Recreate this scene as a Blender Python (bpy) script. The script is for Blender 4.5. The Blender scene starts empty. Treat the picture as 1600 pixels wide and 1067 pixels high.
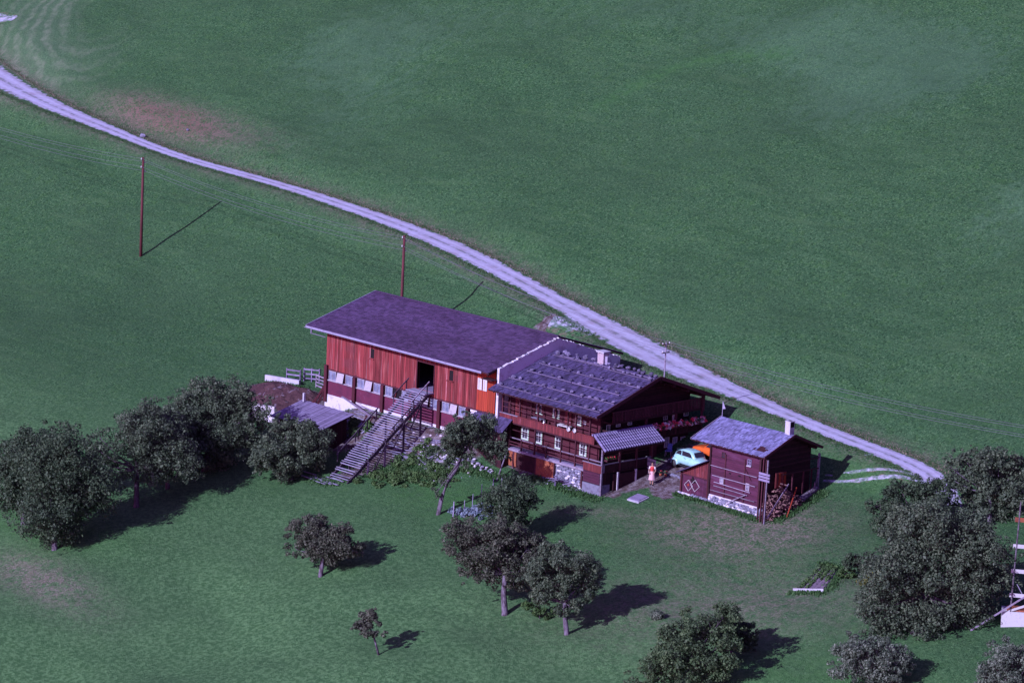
import bpy, math, random
import numpy as np
from mathutils import Vector, Matrix

random.seed(7)
RNG = np.random.default_rng(11)
S = bpy.context.scene
COL = S.collection

# ------------------------------------------------------------------ camera
# world: X runs along the barn (east), Y runs uphill, Z is up; metres
CAM_LOC = (175.3193, -179.9107, 61.6484)
CAM_R = (0.690143, 0.722197, 0.046196)
CAM_U = (-0.173192, 0.10285, 0.979503)
CAM_F = (-0.702643, 0.683998, -0.19606)
LENS = 121.5062

_cd = bpy.data.cameras.new("camera")
_cam = bpy.data.objects.new("camera", _cd)
COL.objects.link(_cam)
_m = Matrix(((CAM_R[0], CAM_U[0], -CAM_F[0], CAM_LOC[0]),
             (CAM_R[1], CAM_U[1], -CAM_F[1], CAM_LOC[1]),
             (CAM_R[2], CAM_U[2], -CAM_F[2], CAM_LOC[2]),
             (0, 0, 0, 1)))
_cam.matrix_world = _m
_cd.sensor_width = 36.0
_cd.lens = LENS
_cd.clip_start = 1.0
_cd.clip_end = 3000.0
S.camera = _cam

# ------------------------------------------------------------------ light
SUN_DIR = Vector((0.03, 1.0, -0.525)).normalized()      # the way the light travels
SUN_ELEV = math.asin(-SUN_DIR.z)
w = bpy.data.worlds.new("World")
S.world = w
w.use_nodes = True
_nt = w.node_tree
_nt.nodes.clear()
_out = _nt.nodes.new("ShaderNodeOutputWorld")
_bg = _nt.nodes.new("ShaderNodeBackground")
_sky = _nt.nodes.new("ShaderNodeTexSky")
_sky.sky_type = 'NISHITA'
_sky.sun_disc = False
_sky.sun_elevation = SUN_ELEV
_sky.sun_rotation = math.radians(184)
_sky.altitude = 1000
_tint = _nt.nodes.new("ShaderNodeMix")
_tint.data_type = 'RGBA'
_tint.blend_type = 'MULTIPLY'
_tint.inputs[0].default_value = 1.0
_tint.inputs[7].default_value = (1.60, 0.66, 1.85, 1)     # the old slide film's violet cast
_nt.links.new(_sky.outputs[0], _tint.inputs[6])
_nt.links.new(_tint.outputs[2], _bg.inputs[0])
_bg.inputs[1].default_value = 0.07
_nt.links.new(_bg.outputs[0], _out.inputs[0])

_ld = bpy.data.lights.new("sun", 'SUN')
_ld.energy = 5.0
_ld.angle = math.radians(0.5)
_ld.color = (0.74, 0.74, 1.0)
_lo = bpy.data.objects.new("sun", _ld)
COL.objects.link(_lo)
_lo.location = (-10, -120, 80)
_lo.rotation_euler = SUN_DIR.to_track_quat('-Z', 'Y').to_euler()

S.view_settings.view_transform = 'Standard'
S.view_settings.look = 'None'
S.view_settings.exposure = 0.3
S.view_settings.gamma = 1.0
S.view_settings.use_curve_mapping = False
S.cycles.max_bounces = 6
S.cycles.diffuse_bounces = 3
S.cycles.glossy_bounces = 2
S.cycles.transparent_max_bounces = 8
S.cycles.use_denoising = True

# ------------------------------------------------------------------ survey points (metres)
TK, TY0, TW = 0.46, 11.0, 3.0
PT = {'apple': (-7.305, -20.405, -4.839),
 'arc': [(-50.581, 50.261, 20.13), (-50.274, 53.277, 21.517), (-48.888, 56.933, 23.199), (-46.534, 59.632, 24.441), (-43.427, 61.54, 25.319), (-38.756, 62.604, 25.808)],
 'barnbush': [(-30.981, 2.794, 0.31), (-32.806, 2.717, 0.292), (-25.709, 0.876, -0.133), (-25.344, -0.117, -0.358), (-25.417, 1.637, 0.041)],
 'bed0': (23.791, -4.115, -1.251),
 'bed1': (26.131, -3.645, -1.146),
 'bed2': (24.001, 0.392, -0.243),
 'bed3': (22.234, 0.44, -0.232),
 'cab': [(-6.964, -6.964, -1.88), (-5.536, -6.661, -1.814), (-4.74, -5.781, -1.619), (-6.864, -6.084, -1.686), (-5.704, -5.533, -1.564)],
 'conc': (39.734, -1.449, -0.658),
 'd0': (13.019, 10.886, 2.53),
 'd1': (16.612, 12.025, 2.928),
 'd2': (20.408, 12.922, 3.259),
 'd3': (22.799, 13.423, 3.45),
 'dry1': (-97.359, 36.318, 13.717),
 'dry2': (14.506, 2.01, 0.127),
 'dry3': (-25.162, -32.356, -7.468),
 'dry4': (1.763, -1.532, -0.676),
 'dry5': (11.284, 1.414, -0.01),
 'e0': (12.601, 11.626, 2.786),
 'e1': (16.046, 12.664, 3.162),
 'e2': (19.811, 13.612, 3.523),
 'e3': (14.416, 15.557, 4.309),
 'e3b': (21.745, 14.098, 3.714),
 'e4': (14.422, 13.442, 3.457),
 'ffence': [(-40.528, 4.13, 0.628), (-39.117, 4.406, 0.695), (-39.26, 4.941, 0.827), (-37.807, 5.382, 0.937)],
 'gfence': [(-6.934, -7.764, -2.057), (-6.931, -6.671, -1.816), (-7.28, -5.505, -1.558), (-8.047, -3.882, -1.199), (-8.184, -2.57, -0.908), (-7.16, -2.668, -0.929)],
 'heap1': (-40.089, 2.182, 0.167),
 'heap2': (-37.801, 3.717, 0.529),
 'hg0': (-37.176, 4.502, 0.719),
 'hg1': (-35.967, 4.376, 0.688),
 'j1': (-25.391, 19.879, 6.191),
 'j2': (-20.736, 20.858, 6.631),
 'j3': (-22.819, 20.69, 6.556),
 'lean_trunk': [(-8.32, -8.04, -2.12), (-8.34, -7.71, -0.88), (-8.23, -7.23, 0.36), (-7.97, -6.73, 1.19), (-7.83, -6.27, 2.29), (-7.58, -5.72, 3.35)],
 'mound': (18.628, -12.338, -3.064),
 'nettle': [(-17.278, -2.878, -0.976), (-17.163, -1.653, -0.703), (-17.151, -4.967, -1.439), (-15.478, -1.839, -0.745), (-17.359, -6.093, -1.688), (-15.964, -4.706, -1.381),
            (-14.406, -3.798, -1.18), (-16.113, -2.926, -0.987), (-13.138, -2.634, -0.922)],
 'p1': (-36.975, 65.866, 27.308),
 'p2': (-27.076, 58.824, 24.069),
 'p3': (-88.653, 49.829, 19.932),
 'p4': (-76.417, 42.731, 16.666),
 'p5': (-19.923, 63.92, 26.413),
 'p6': (1.785, 46.069, 18.202),
 'p7': (-85.843, 57.601, 23.506),
 'p8': (-60.239, 65.715, 27.239),
 'person': (1.865, 4.269, 0.662),
 'pole0': (-123.594, 18.614, 5.627),
 'pole1': (-76.219, 16.216, 4.586),
 'pole2': (-36.99, 13.555, 3.501),
 'pole3': (-1.678, 8.786, 1.864),
 'pole4': (40.331, 10.126, 2.28),
 'pw0': (-37.53, -2.696, -0.936),
 'pw1': (-34.401, -2.177, -0.82),
 'road_centre': [(-139.65, 40.06, 15.44), (-135.45, 38.89, 14.9), (-131.36, 37.79, 14.4), (-127.42, 36.81, 13.94), (-123.66, 35.98, 13.56), (-120.05, 35.28, 13.24),
                 (-116.56, 34.67, 12.96), (-113.18, 34.13, 12.71), (-109.9, 33.65, 12.49), (-106.68, 33.2, 12.28), (-103.52, 32.77, 12.08), (-100.4, 32.34, 11.89),
                 (-97.32, 31.91, 11.69), (-94.31, 31.52, 11.51), (-91.39, 31.19, 11.36), (-88.58, 30.93, 11.24), (-85.86, 30.75, 11.15), (-83.2, 30.6, 11.09),
                 (-80.6, 30.48, 11.03), (-78.04, 30.36, 10.98), (-75.49, 30.24, 10.92), (-72.95, 30.09, 10.85), (-70.4, 29.91, 10.77), (-67.87, 29.71, 10.68),
                 (-65.35, 29.49, 10.58), (-62.84, 29.26, 10.47), (-60.34, 29.01, 10.35), (-57.86, 28.74, 10.23), (-55.39, 28.45, 10.1), (-52.94, 28.15, 9.96),
                 (-50.49, 27.82, 9.81), (-48.05, 27.46, 9.65), (-45.6, 27.06, 9.46), (-43.14, 26.6, 9.25), (-40.7, 26.13, 9.03), (-38.27, 25.63, 8.81), (-35.86, 25.12, 8.57),
                 (-33.47, 24.58, 8.32), (-31.09, 24.03, 8.07), (-28.75, 23.49, 7.83), (-26.45, 22.96, 7.59), (-24.17, 22.44, 7.35), (-21.91, 21.89, 7.1), (-19.66, 21.34, 6.85),
                 (-17.46, 20.8, 6.61), (-15.29, 20.31, 6.38), (-13.17, 19.85, 6.18), (-11.09, 19.42, 5.99), (-9.05, 19.03, 5.81), (-7.06, 18.67, 5.65), (-5.1, 18.35, 5.51),
                 (-3.18, 18.06, 5.38), (-1.28, 17.77, 5.25), (0.61, 17.47, 5.13), (2.47, 17.18, 5.0), (4.31, 16.89, 4.88), (6.13, 16.62, 4.76), (7.93, 16.36, 4.65),
                 (9.69, 16.12, 4.54), (11.43, 15.89, 4.45), (13.14, 15.69, 4.36), (14.84, 15.48, 4.28), (16.53, 15.25, 4.18), (18.24, 14.95, 4.06), (19.98, 14.5, 3.87),
                 (21.75, 13.78, 3.59), (23.53, 12.72, 3.18), (25.27, 11.31, 2.67), (26.94, 9.61, 2.12), (28.59, 7.74, 1.56)],
 'road_half': [2.78, 2.59, 2.46, 2.35, 2.21, 2.02, 1.81, 1.62, 1.47, 1.35, 1.23, 1.11, 1.01, 0.96, 0.93, 0.9, 0.89, 0.9, 0.91, 0.9, 0.88, 0.89, 0.92, 0.98, 1.04, 1.09, 1.13, 1.17,
               1.21, 1.26, 1.33, 1.39, 1.41, 1.4, 1.38, 1.36, 1.33, 1.29, 1.29, 1.33, 1.42, 1.56, 1.73, 1.88, 1.98, 2.02, 1.99, 1.92, 1.81, 1.7, 1.57, 1.44, 1.3, 1.18, 1.09, 1.03,
               1.01, 1.02, 1.04, 1.05, 1.06, 1.1, 1.15, 1.17, 1.13, 1.02, 0.88, 0.78, 0.75, 0.78],
 'rub1': (-18.96, 1.982, 0.121),
 'rub2': (-23.116, 3.342, 0.439),
 'scaf': (38.375, 1.36, -0.022),
 'scar': (-98.122, 36.506, 13.803),
 'slab': (2.896, 1.806, 0.08),
 'small_trunk': [(7.04, -27.33, -6.36), (6.71, -27.43, -5.52), (6.4, -27.54, -4.8), (6.09, -27.71, -4.26)],
 'swath': (-127.909, 51.23, 20.576),
 'trees': {'A': ((-34.82, -26.74, -6.23),
                 [(-35.53, -26.16, -1.65, 2.07), (-35.61, -26.66, -3.12, 1.48), (-35.36, -25.42, 0.31, 1.38), (-35.74, -27.15, -4.34, 1.28), (-36.53, -27.34, -2.2, 1.23)]),
           'B': ((-28.43, -28.52, -6.62),
                 [(-29.65, -27.52, 1.22, 1.65), (-29.65, -28.07, -0.69, 2.29), (-28.69, -27.55, -2.3, 2.52), (-28.55, -27.9, -4.05, 2.29), (-28.17, -27.86, -5.27, 1.37),
                  (-28.07, -26.28, -0.11, 1.28), (-29.79, -28.97, -3.33, 1.37), (-27.57, -26.58, -2.94, 1.14)]),
           'C': ((-29.67, -19.89, -4.73),
                 [(-30.61, -19.22, 0.98, 2.11), (-31.54, -20.34, 0.43, 1.41), (-29.24, -18.07, 0.1, 1.88), (-30.39, -19.62, -1.2, 1.97), (-31.84, -21.0, -0.81, 1.13),
                  (-30.52, -18.71, 2.46, 1.17), (-28.54, -17.82, -1.57, 1.31), (-27.58, -16.82, -1.5, 1.13), (-32.4, -21.23, 0.37, 0.75), (-32.61, -21.66, -0.37, 0.94),
                  (-29.33, -18.69, -1.77, 1.31), (-28.26, -17.26, -0.57, 1.5), (-30.93, -20.42, -2.07, 1.03), (-29.8, -18.3, 1.28, 1.41), (-31.78, -21.31, -2.13, 1.13),
                  (-32.48, -21.85, -1.49, 1.03), (-33.03, -21.97, 0.09, 0.75)]),
           'D': ((-31.4, -11.82, -2.95),
                 [(-32.28, -11.3, 2.0, 1.97), (-33.24, -12.44, 1.44, 1.69), (-30.84, -9.86, 1.85, 1.88), (-31.14, -10.83, -0.43, 1.97), (-33.02, -12.86, -0.8, 1.6),
                  (-30.46, -9.06, 3.27, 1.22), (-29.66, -9.13, 0.17, 1.32), (-32.0, -10.6, 3.42, 0.94), (-32.01, -12.31, -2.49, 0.94), (-29.45, -8.4, 1.94, 0.94),
                  (-32.69, -12.2, 0.32, 1.79), (-30.68, -10.82, -2.05, 1.32), (-33.61, -13.48, -0.84, 1.41), (-29.14, -8.87, -0.79, 1.13), (-28.83, -8.08, 0.88, 0.94),
                  (-30.23, -9.37, 1.39, 1.6), (-28.88, -7.6, 2.73, 0.56)]),
           'D2': ((-30.89, -15.9, -3.85), [(-31.76, -15.38, 1.05, 1.7), (-31.09, -15.33, -1.14, 1.8), (-32.56, -16.27, 0.85, 1.1)]),
           'E': ((-23.84, -9.31, -2.4),
                 [(-24.34, -9.01, 0.44, 1.76), (-25.1, -9.97, -0.21, 1.42), (-23.15, -8.02, -0.37, 1.26), (-23.89, -8.99, -1.12, 1.42), (-24.76, -9.04, 1.79, 1.0),
                  (-22.93, -7.42, 0.93, 0.54), (-25.31, -10.52, -1.36, 0.75)]),
           'F': ((9.25, -17.68, -4.24),
                 [(6.96, -18.53, 0.99, 1.5), (8.25, -17.53, -0.16, 1.7), (6.88, -18.99, -0.34, 1.1), (8.28, -17.05, 1.44, 1.25), (8.16, -18.09, -1.79, 1.0),
                  (10.03, -16.07, -1.45, 1.25), (7.1, -19.12, -1.56, 0.75), (9.23, -16.51, -0.09, 1.25), (6.33, -19.32, 0.51, 0.7), (9.19, -17.08, -1.95, 0.9),
                  (10.34, -15.5, -0.55, 1.0), (9.8, -15.94, -0.14, 0.9), (10.72, -15.48, -1.84, 0.9), (7.8, -18.28, -1.16, 1.0), (8.69, -16.79, 0.89, 1.1),
                  (9.72, -15.79, 0.65, 0.9), (7.88, -17.57, 1.06, 1.0)]),
           'G': ((15.03, -17.3, -4.16),
                 [(14.09, -17.04, 0.08, 1.52), (14.77, -16.21, 0.56, 1.18), (13.71, -17.81, -1.25, 1.18), (15.08, -16.39, -1.15, 1.14), (13.6, -17.25, 1.14, 1.04),
                  (13.11, -17.95, 0.45, 0.95), (14.81, -16.98, -2.26, 0.85), (15.26, -16.0, -0.49, 0.76), (14.4, -17.47, -2.5, 0.66), (13.15, -18.22, -0.63, 1.04),
                  (13.19, -18.49, -1.72, 0.76)]),
           'H': ((29.35, -19.13, -4.56),
                 [(27.8, -19.86, -1.56, 1.5), (28.5, -18.86, -0.6, 1.34), (28.3, -19.69, -2.77, 1.67), (29.46, -18.48, -2.69, 1.5), (27.4, -20.57, -2.62, 1.13),
                  (29.45, -18.01, -1.03, 1.13), (26.95, -21.34, -3.68, 1.04), (29.48, -17.64, 0.13, 1.0)]),
           'H2': ((28.0, -14.79, -3.6),
                  [(27.81, -14.34, -1.39, 1.1), (28.45, -13.86, -1.97, 0.85), (27.34, -14.93, -1.71, 0.93), (28.36, -14.19, -2.82, 0.68), (27.26, -14.74, -0.79, 0.76)]),
           'K1': ((25.79, 5.97, 1.09),
                  [(24.48, 5.47, 4.05, 1.29), (25.34, 6.5, 4.55, 1.24), (26.18, 7.02, 3.35, 1.39), (24.17, 4.89, 3.13, 0.99), (25.36, 5.97, 2.63, 1.29), (27.05, 8.04, 3.77, 1.19),
                   (26.23, 7.5, 4.83, 0.99), (24.19, 4.62, 2.1, 1.09), (23.67, 4.52, 3.63, 0.7), (27.86, 8.58, 2.79, 1.19), (26.14, 6.53, 1.78, 1.29), (24.31, 5.57, 5.02, 0.7)]),
           'K2': ((28.45, 11.3, 2.67),
                  [(27.56, 11.43, 6.31, 1.73), (26.57, 10.46, 6.47, 1.32), (28.73, 12.53, 5.94, 1.38), (28.17, 11.58, 4.64, 1.32), (27.2, 10.61, 4.71, 1.12),
                   (29.12, 13.17, 6.77, 1.02), (26.03, 10.17, 7.38, 0.71), (27.99, 12.19, 7.42, 1.02), (29.36, 12.93, 5.08, 1.32), (27.56, 10.65, 3.61, 1.02),
                   (29.13, 12.29, 3.71, 1.12), (26.42, 10.04, 5.56, 1.02), (25.92, 9.82, 6.56, 0.71)]),
           'L': ((46.46, -8.95, -2.32), [(45.88, -8.84, 0.15, 1.52), (46.55, -8.04, 0.51, 1.08), (45.33, -9.67, -0.78, 1.17), (46.37, -8.67, -1.03, 1.43)]),
           'W': ((38.66, -13.18, -3.25),
                 [(37.72, -13.32, -0.33, 1.18), (38.56, -12.65, -1.01, 1.54), (37.49, -13.88, -1.49, 1.23), (39.23, -12.12, -1.58, 1.23), (38.07, -12.83, 0.1, 0.82),
                  (37.1, -14.03, -0.61, 0.64)]),
           'apple': ((-7.3, -20.4, -4.84),
                     [(-7.74, -20.15, -2.39, 1.7), (-8.76, -21.11, -2.09, 1.3), (-6.8, -19.13, -2.19, 1.3), (-8.24, -20.37, -1.36, 1.0), (-7.1, -19.74, -3.26, 1.1),
                      (-9.02, -21.64, -3.02, 0.7), (-6.19, -18.71, -2.93, 0.9), (-6.62, -18.71, -1.39, 0.7), (-8.06, -20.74, -3.33, 0.7)]),
           'big': ((35.89, -5.54, -1.57),
                   [(34.79, -4.88, 4.68, 1.96), (34.04, -6.27, 2.53, 1.87), (36.04, -3.7, 4.34, 1.96), (37.59, -2.21, 3.94, 1.62), (35.56, -4.86, 1.99, 2.13),
                    (37.43, -3.08, 1.49, 1.96), (34.1, -6.88, 0.21, 1.53), (33.33, -7.77, -0.14, 0.94), (36.26, -4.79, -0.28, 1.7), (38.46, -1.77, 2.4, 1.19),
                    (34.07, -5.42, 5.39, 1.45), (37.47, -3.59, -0.41, 1.28), (38.53, -1.23, 4.01, 1.11), (35.6, -3.68, 6.0, 1.45), (37.03, -2.36, 5.46, 1.36),
                    (34.11, -6.5, 1.48, 0.94), (39.12, -1.19, 2.02, 0.94), (34.94, -6.41, -1.21, 1.11), (38.53, -2.29, 0.3, 1.19), (36.48, -4.92, -1.53, 1.11),
                    (33.77, -7.64, -1.29, 0.77), (38.09, -1.31, 5.32, 1.02)]),
           'bushdark': ((26.73, -0.04, -0.34), [(26.11, -0.37, 0.72, 0.71), (26.88, 0.38, 0.55, 0.67), (26.5, -0.1, 0.22, 0.62)]),
           'bushgreen': ((25.79, -0.96, -0.55), [(25.65, -0.98, -0.12, 0.44), (26.01, -0.69, -0.4, 0.36)]),
           'bushlow': ((11.54, -16.62, -4.01), [(11.38, -16.62, -3.44, 0.58), (10.96, -16.98, -3.17, 0.44), (11.86, -16.16, -3.54, 0.53), (11.4, -16.38, -2.7, 0.4)]),
           'bushyellow': ((28.53, -1.7, -0.71), [(28.25, -1.83, -0.17, 0.44), (28.65, -1.37, -0.01, 0.4), (28.07, -2.08, -0.4, 0.31)]),
           'lean': ((-8.32, -8.04, -2.12),
                    [(-8.31, -6.37, 3.68, 1.32), (-7.37, -5.3, 4.03, 1.42), (-6.65, -4.8, 3.18, 1.16), (-7.86, -5.55, 4.9, 0.9), (-8.59, -6.91, 2.81, 0.9),
                     (-6.26, -4.6, 2.49, 0.84), (-7.64, -6.12, 2.16, 0.69), (-8.56, -7.58, 0.34, 0.53), (-8.62, -7.87, -0.43, 0.42)]),
           'shrub': ((0.61, -8.86, -2.3),
                     [(-0.08, -8.46, 1.59, 1.4), (-0.39, -9.01, 0.78, 1.4), (0.73, -7.88, 0.72, 1.01), (0.24, -8.65, -0.24, 1.46), (-0.15, -9.37, -1.33, 1.23),
                      (0.85, -8.21, -0.89, 1.01)]),
           'small': ((7.04, -27.33, -6.36), [(5.98, -27.79, -4.18, 0.82), (6.5, -27.41, -4.71, 0.67), (5.77, -28.16, -4.72, 0.53), (6.12, -27.53, -3.74, 0.48)])},
 'turn': (-141.188, 46.662, 18.475),
 'wall0': (-42.329, 3.339, 0.438),
 'wall1': (-38.605, 3.907, 0.574)}


# ------------------------------------------------------------------ helpers
BASE = {}


def tag(o, label=None, cat=None, group=None, kind=None):
    if label: o["label"] = label
    if cat: o["category"] = cat
    if group: o["group"] = group
    if kind: o["kind"] = kind
    return o


def thing(name, label, cat, loc, group=None):
    o = bpy.data.objects.new(name, None)
    o.empty_display_size = 0.3
    COL.objects.link(o)
    o.location = loc
    BASE[o] = Vector(loc)
    return tag(o, label, cat, group)


def fast_mesh(name, v, f):
    """v (N,3), f (M,k) arrays -> mesh"""
    v = np.asarray(v, np.float32)
    f = np.asarray(f, np.int32)
    me = bpy.data.meshes.new(name)
    me.vertices.add(len(v))
    me.vertices.foreach_set("co", v.ravel())
    k = f.shape[1]
    me.loops.add(f.size)
    me.loops.foreach_set("vertex_index", f.ravel())
    me.polygons.add(len(f))
    me.polygons.foreach_set("loop_start", np.arange(0, f.size, k, dtype=np.int32))
    me.polygons.foreach_set("loop_total", np.full(len(f), k, np.int32))
    me.update(calc_edges=True)
    return me


def link_mesh(name, me, mat, parent=None, smooth=False):
    o = bpy.data.objects.new(name, me)
    if mat is not None and len(me.materials) == 0:
        me.materials.append(mat)
    COL.objects.link(o)
    if parent is not None:
        o.parent = parent
        BASE[o] = BASE[parent]
    else:
        BASE[o] = Vector((0, 0, 0))
    if smooth:
        me.polygons.foreach_set("use_smooth", np.ones(len(me.polygons), bool))
    return o


BOXF = [(0, 3, 2, 1), (4, 5, 6, 7), (0, 1, 5, 4), (1, 2, 6, 5), (2, 3, 7, 6), (3, 0, 4, 7)]


class MB:
    def __init__(s):
        s.v, s.f = [], []

    def add(s, vs, fs):
        n = len(s.v)
        s.v += [tuple(p) for p in vs]
        s.f += [tuple(i + n for i in q) for q in fs]
        return s

    def box(s, x0, x1, y0, y1, z0, z1):
        return s.add([(x0, y0, z0), (x1, y0, z0), (x1, y1, z0), (x0, y1, z0),
                      (x0, y0, z1), (x1, y0, z1), (x1, y1, z1), (x0, y1, z1)], BOXF)

    def bar(s, a, b, w, h, up=(0, 0, 1)):
        a, b = Vector(a), Vector(b)
        d = (b - a).normalized()
        u = Vector(up)
        t = d.cross(u)
        if t.length < 1e-4: t = d.cross(Vector((1, 0, 0)))
        t.normalize()
        u = t.cross(d).normalized()
        t, u = t * w / 2, u * h / 2
        return s.add([a - t - u, a + t - u, b + t - u, b - t - u, a - t + u, a + t + u, b + t + u, b - t + u], BOXF)

    def tube(s, pts, rad, n=6, cap=True):
        pts = [Vector(p) for p in pts]
        if not hasattr(rad, '__len__'): rad = [rad] * len(pts)
        rings = []
        for i, p in enumerate(pts):
            d = (pts[min(i + 1, len(pts) - 1)] - pts[max(i - 1, 0)]).normalized()
            t = d.cross(Vector((0.13, 0.31, 0.94)))
            if t.length < 0.05: t = d.cross(Vector((1, 0, 0)))
            t.normalize()
            u = d.cross(t)
            rings.append([p + (t * math.cos(2 * math.pi * k / n) + u * math.sin(2 * math.pi * k / n)) * rad[i] for k in range(n)])
        vs = [q for r in rings for q in r]
        fs = []
        for i in range(len(pts) - 1):
            for k in range(n):
                k2 = (k + 1) % n
                fs.append((i * n + k, i * n + k2, (i + 1) * n + k2, (i + 1) * n + k))
        if cap:
            fs.append(tuple(range(n - 1, -1, -1)))
            fs.append(tuple((len(pts) - 1) * n + k for k in range(n)))
        return s.add(vs, fs)

    def ball(s, c, r, nu=10, nv=7, R=None):
        if not hasattr(r, '__len__'): r = (r, r, r)
        vs, fs = [], []
        for j in range(nv + 1):
            th = math.pi * j / nv
            for i in range(nu):
                ph = 2 * math.pi * i / nu
                q = Vector((r[0] * math.sin(th) * math.cos(ph), r[1] * math.sin(th) * math.sin(ph), r[2] * math.cos(th)))
                if R is not None: q = R @ q
                vs.append(Vector(c) + q)
        for j in range(nv):
            for i in range(nu):
                i2 = (i + 1) % nu
                fs.append((j * nu + i, (j + 1) * nu + i, (j + 1) * nu + i2, j * nu + i2))
        return s.add(vs, fs)

    def prism(s, poly, vec):
        """extrude a planar polygon (3-D points) by vec"""
        n = len(poly)
        vec = Vector(vec)
        vs = [Vector(p) for p in poly] + [Vector(p) + vec for p in poly]
        fs = [tuple(range(n - 1, -1, -1)), tuple(range(n, 2 * n))]
        for i in range(n):
            j = (i + 1) % n
            fs.append((i, j, n + j, n + i))
        return s.add(vs, fs)

    def build(s, name, mat, parent=None, smooth=False, label=None, kind=None):
        b = BASE[parent] if parent is not None else Vector((0, 0, 0))
        me = bpy.data.meshes.new(name)
        me.from_pydata([(p[0] - b.x, p[1] - b.y, p[2] - b.z) for p in s.v], [], s.f)
        me.update()
        o = link_mesh(name, me, mat, parent, smooth)
        return tag(o, label, None, None, kind)


_UNIT = {}


def unit(mat):
    """a shared 1 x 1 x 1 block with the material, for pieces"""
    if mat.name not in _UNIT:
        m = MB().box(-.5, .5, -.5, .5, -.5, .5)
        me = bpy.data.meshes.new("block")
        me.from_pydata(m.v, [], m.f)
        me.materials.append(mat)
        _UNIT[mat.name] = me
    return _UNIT[mat.name]


def piece(name, mat, parent, c, size, rot=(0, 0, 0), me=None, M3=None):
    """one block-shaped piece: shares its mesh, lies at world centre c"""
    o = bpy.data.objects.new(name, me or unit(mat))
    COL.objects.link(o)
    o.parent = parent
    b = BASE[parent]
    BASE[o] = b
    if M3 is not None:
        rot = M3.to_euler()
    o.location = (c[0] - b.x, c[1] - b.y, c[2] - b.z)
    o.rotation_euler = rot
    o.scale = size
    return o


def plank(name, mat, parent, a, b, w, h, up=(0, 0, 1)):
    """one block from a to b, w wide and h thick"""
    a, b = Vector(a), Vector(b)
    d = b - a
    L = d.length
    d.normalize()
    t = d.cross(Vector(up))
    if t.length < 1e-4: t = d.cross(Vector((1, 0, 0)))
    t.normalize()
    u = t.cross(d)
    M3 = Matrix((d, t, u)).transposed()
    return piece(name, mat, parent, (a + b) / 2, (L, w, h), M3=M3)


def rnd(a, b): return random.uniform(a, b)


def ground_base(x, y):
    s = np.clip((y - TY0) / TW, -30, 30)
    return -.35 + .22 * y + (TK - .22) * TW * np.log1p(np.exp(s))


def sub(a, b): return (a[0] - b[0], a[1] - b[1], a[2] - b[2])


# ------------------------------------------------------------------ materials
MATS = {}


def nodes_of(m):
    m.use_nodes = True
    nt = m.node_tree
    return nt, nt.nodes["Principled BSDF"]


def N(nt, t, **kw):
    n = nt.nodes.new(t)
    for k, v in kw.items(): setattr(n, k, v)
    return n


def mixc(nt, fac, a, b, mode='MIX'):
    n = N(nt, "ShaderNodeMix", data_type='RGBA', blend_type=mode)
    for sock, val in ((0, fac), (6, a), (7, b)):
        if isinstance(val, bpy.types.NodeSocket): nt.links.new(val, n.inputs[sock])
        elif sock == 0: n.inputs[0].default_value = val
        else: n.inputs[sock].default_value = (*val[:3], 1)
    return n.outputs[2]


def math_(nt, op, a, b=None, clamp=False):
    n = N(nt, "ShaderNodeMath", operation=op, use_clamp=clamp)
    for i, val in enumerate((a, b)):
        if val is None: continue
        if isinstance(val, bpy.types.NodeSocket): nt.links.new(val, n.inputs[i])
        else: n.inputs[i].default_value = val
    return n.outputs[0]


def ramp(nt, fac, lo, hi):
    n = N(nt, "ShaderNodeMapRange", interpolation_type='SMOOTHSTEP')
    nt.links.new(fac, n.inputs[0])
    n.inputs[1].default_value, n.inputs[2].default_value = lo, hi
    return n.outputs[0]


def noise(nt, scale, detail=3, rough=.55, vec=None, off=(0, 0, 0)):
    """noise on world position, scale per axis"""
    if vec is None:
        g = N(nt, "ShaderNodeNewGeometry")
        vec = g.outputs["Position"]
    mp = N(nt, "ShaderNodeMapping")
    nt.links.new(vec, mp.inputs[0])
    mp.inputs["Scale"].default_value = scale if hasattr(scale, '__len__') else (scale,) * 3
    mp.inputs["Location"].default_value = off
    t = N(nt, "ShaderNodeTexNoise")
    t.inputs["Scale"].default_value = 1
    t.inputs["Detail"].default_value = detail
    t.inputs["Roughness"].default_value = rough
    nt.links.new(mp.outputs[0], t.inputs["Vector"])
    return t.outputs["Fac"]


def bump(nt, bsdf, h, strength=.5, dist=.05):
    b = N(nt, "ShaderNodeBump")
    b.inputs["Strength"].default_value = strength
    b.inputs["Distance"].default_value = dist
    nt.links.new(h, b.inputs["Height"])
    nt.links.new(b.outputs[0], bsdf.inputs["Normal"])


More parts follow.
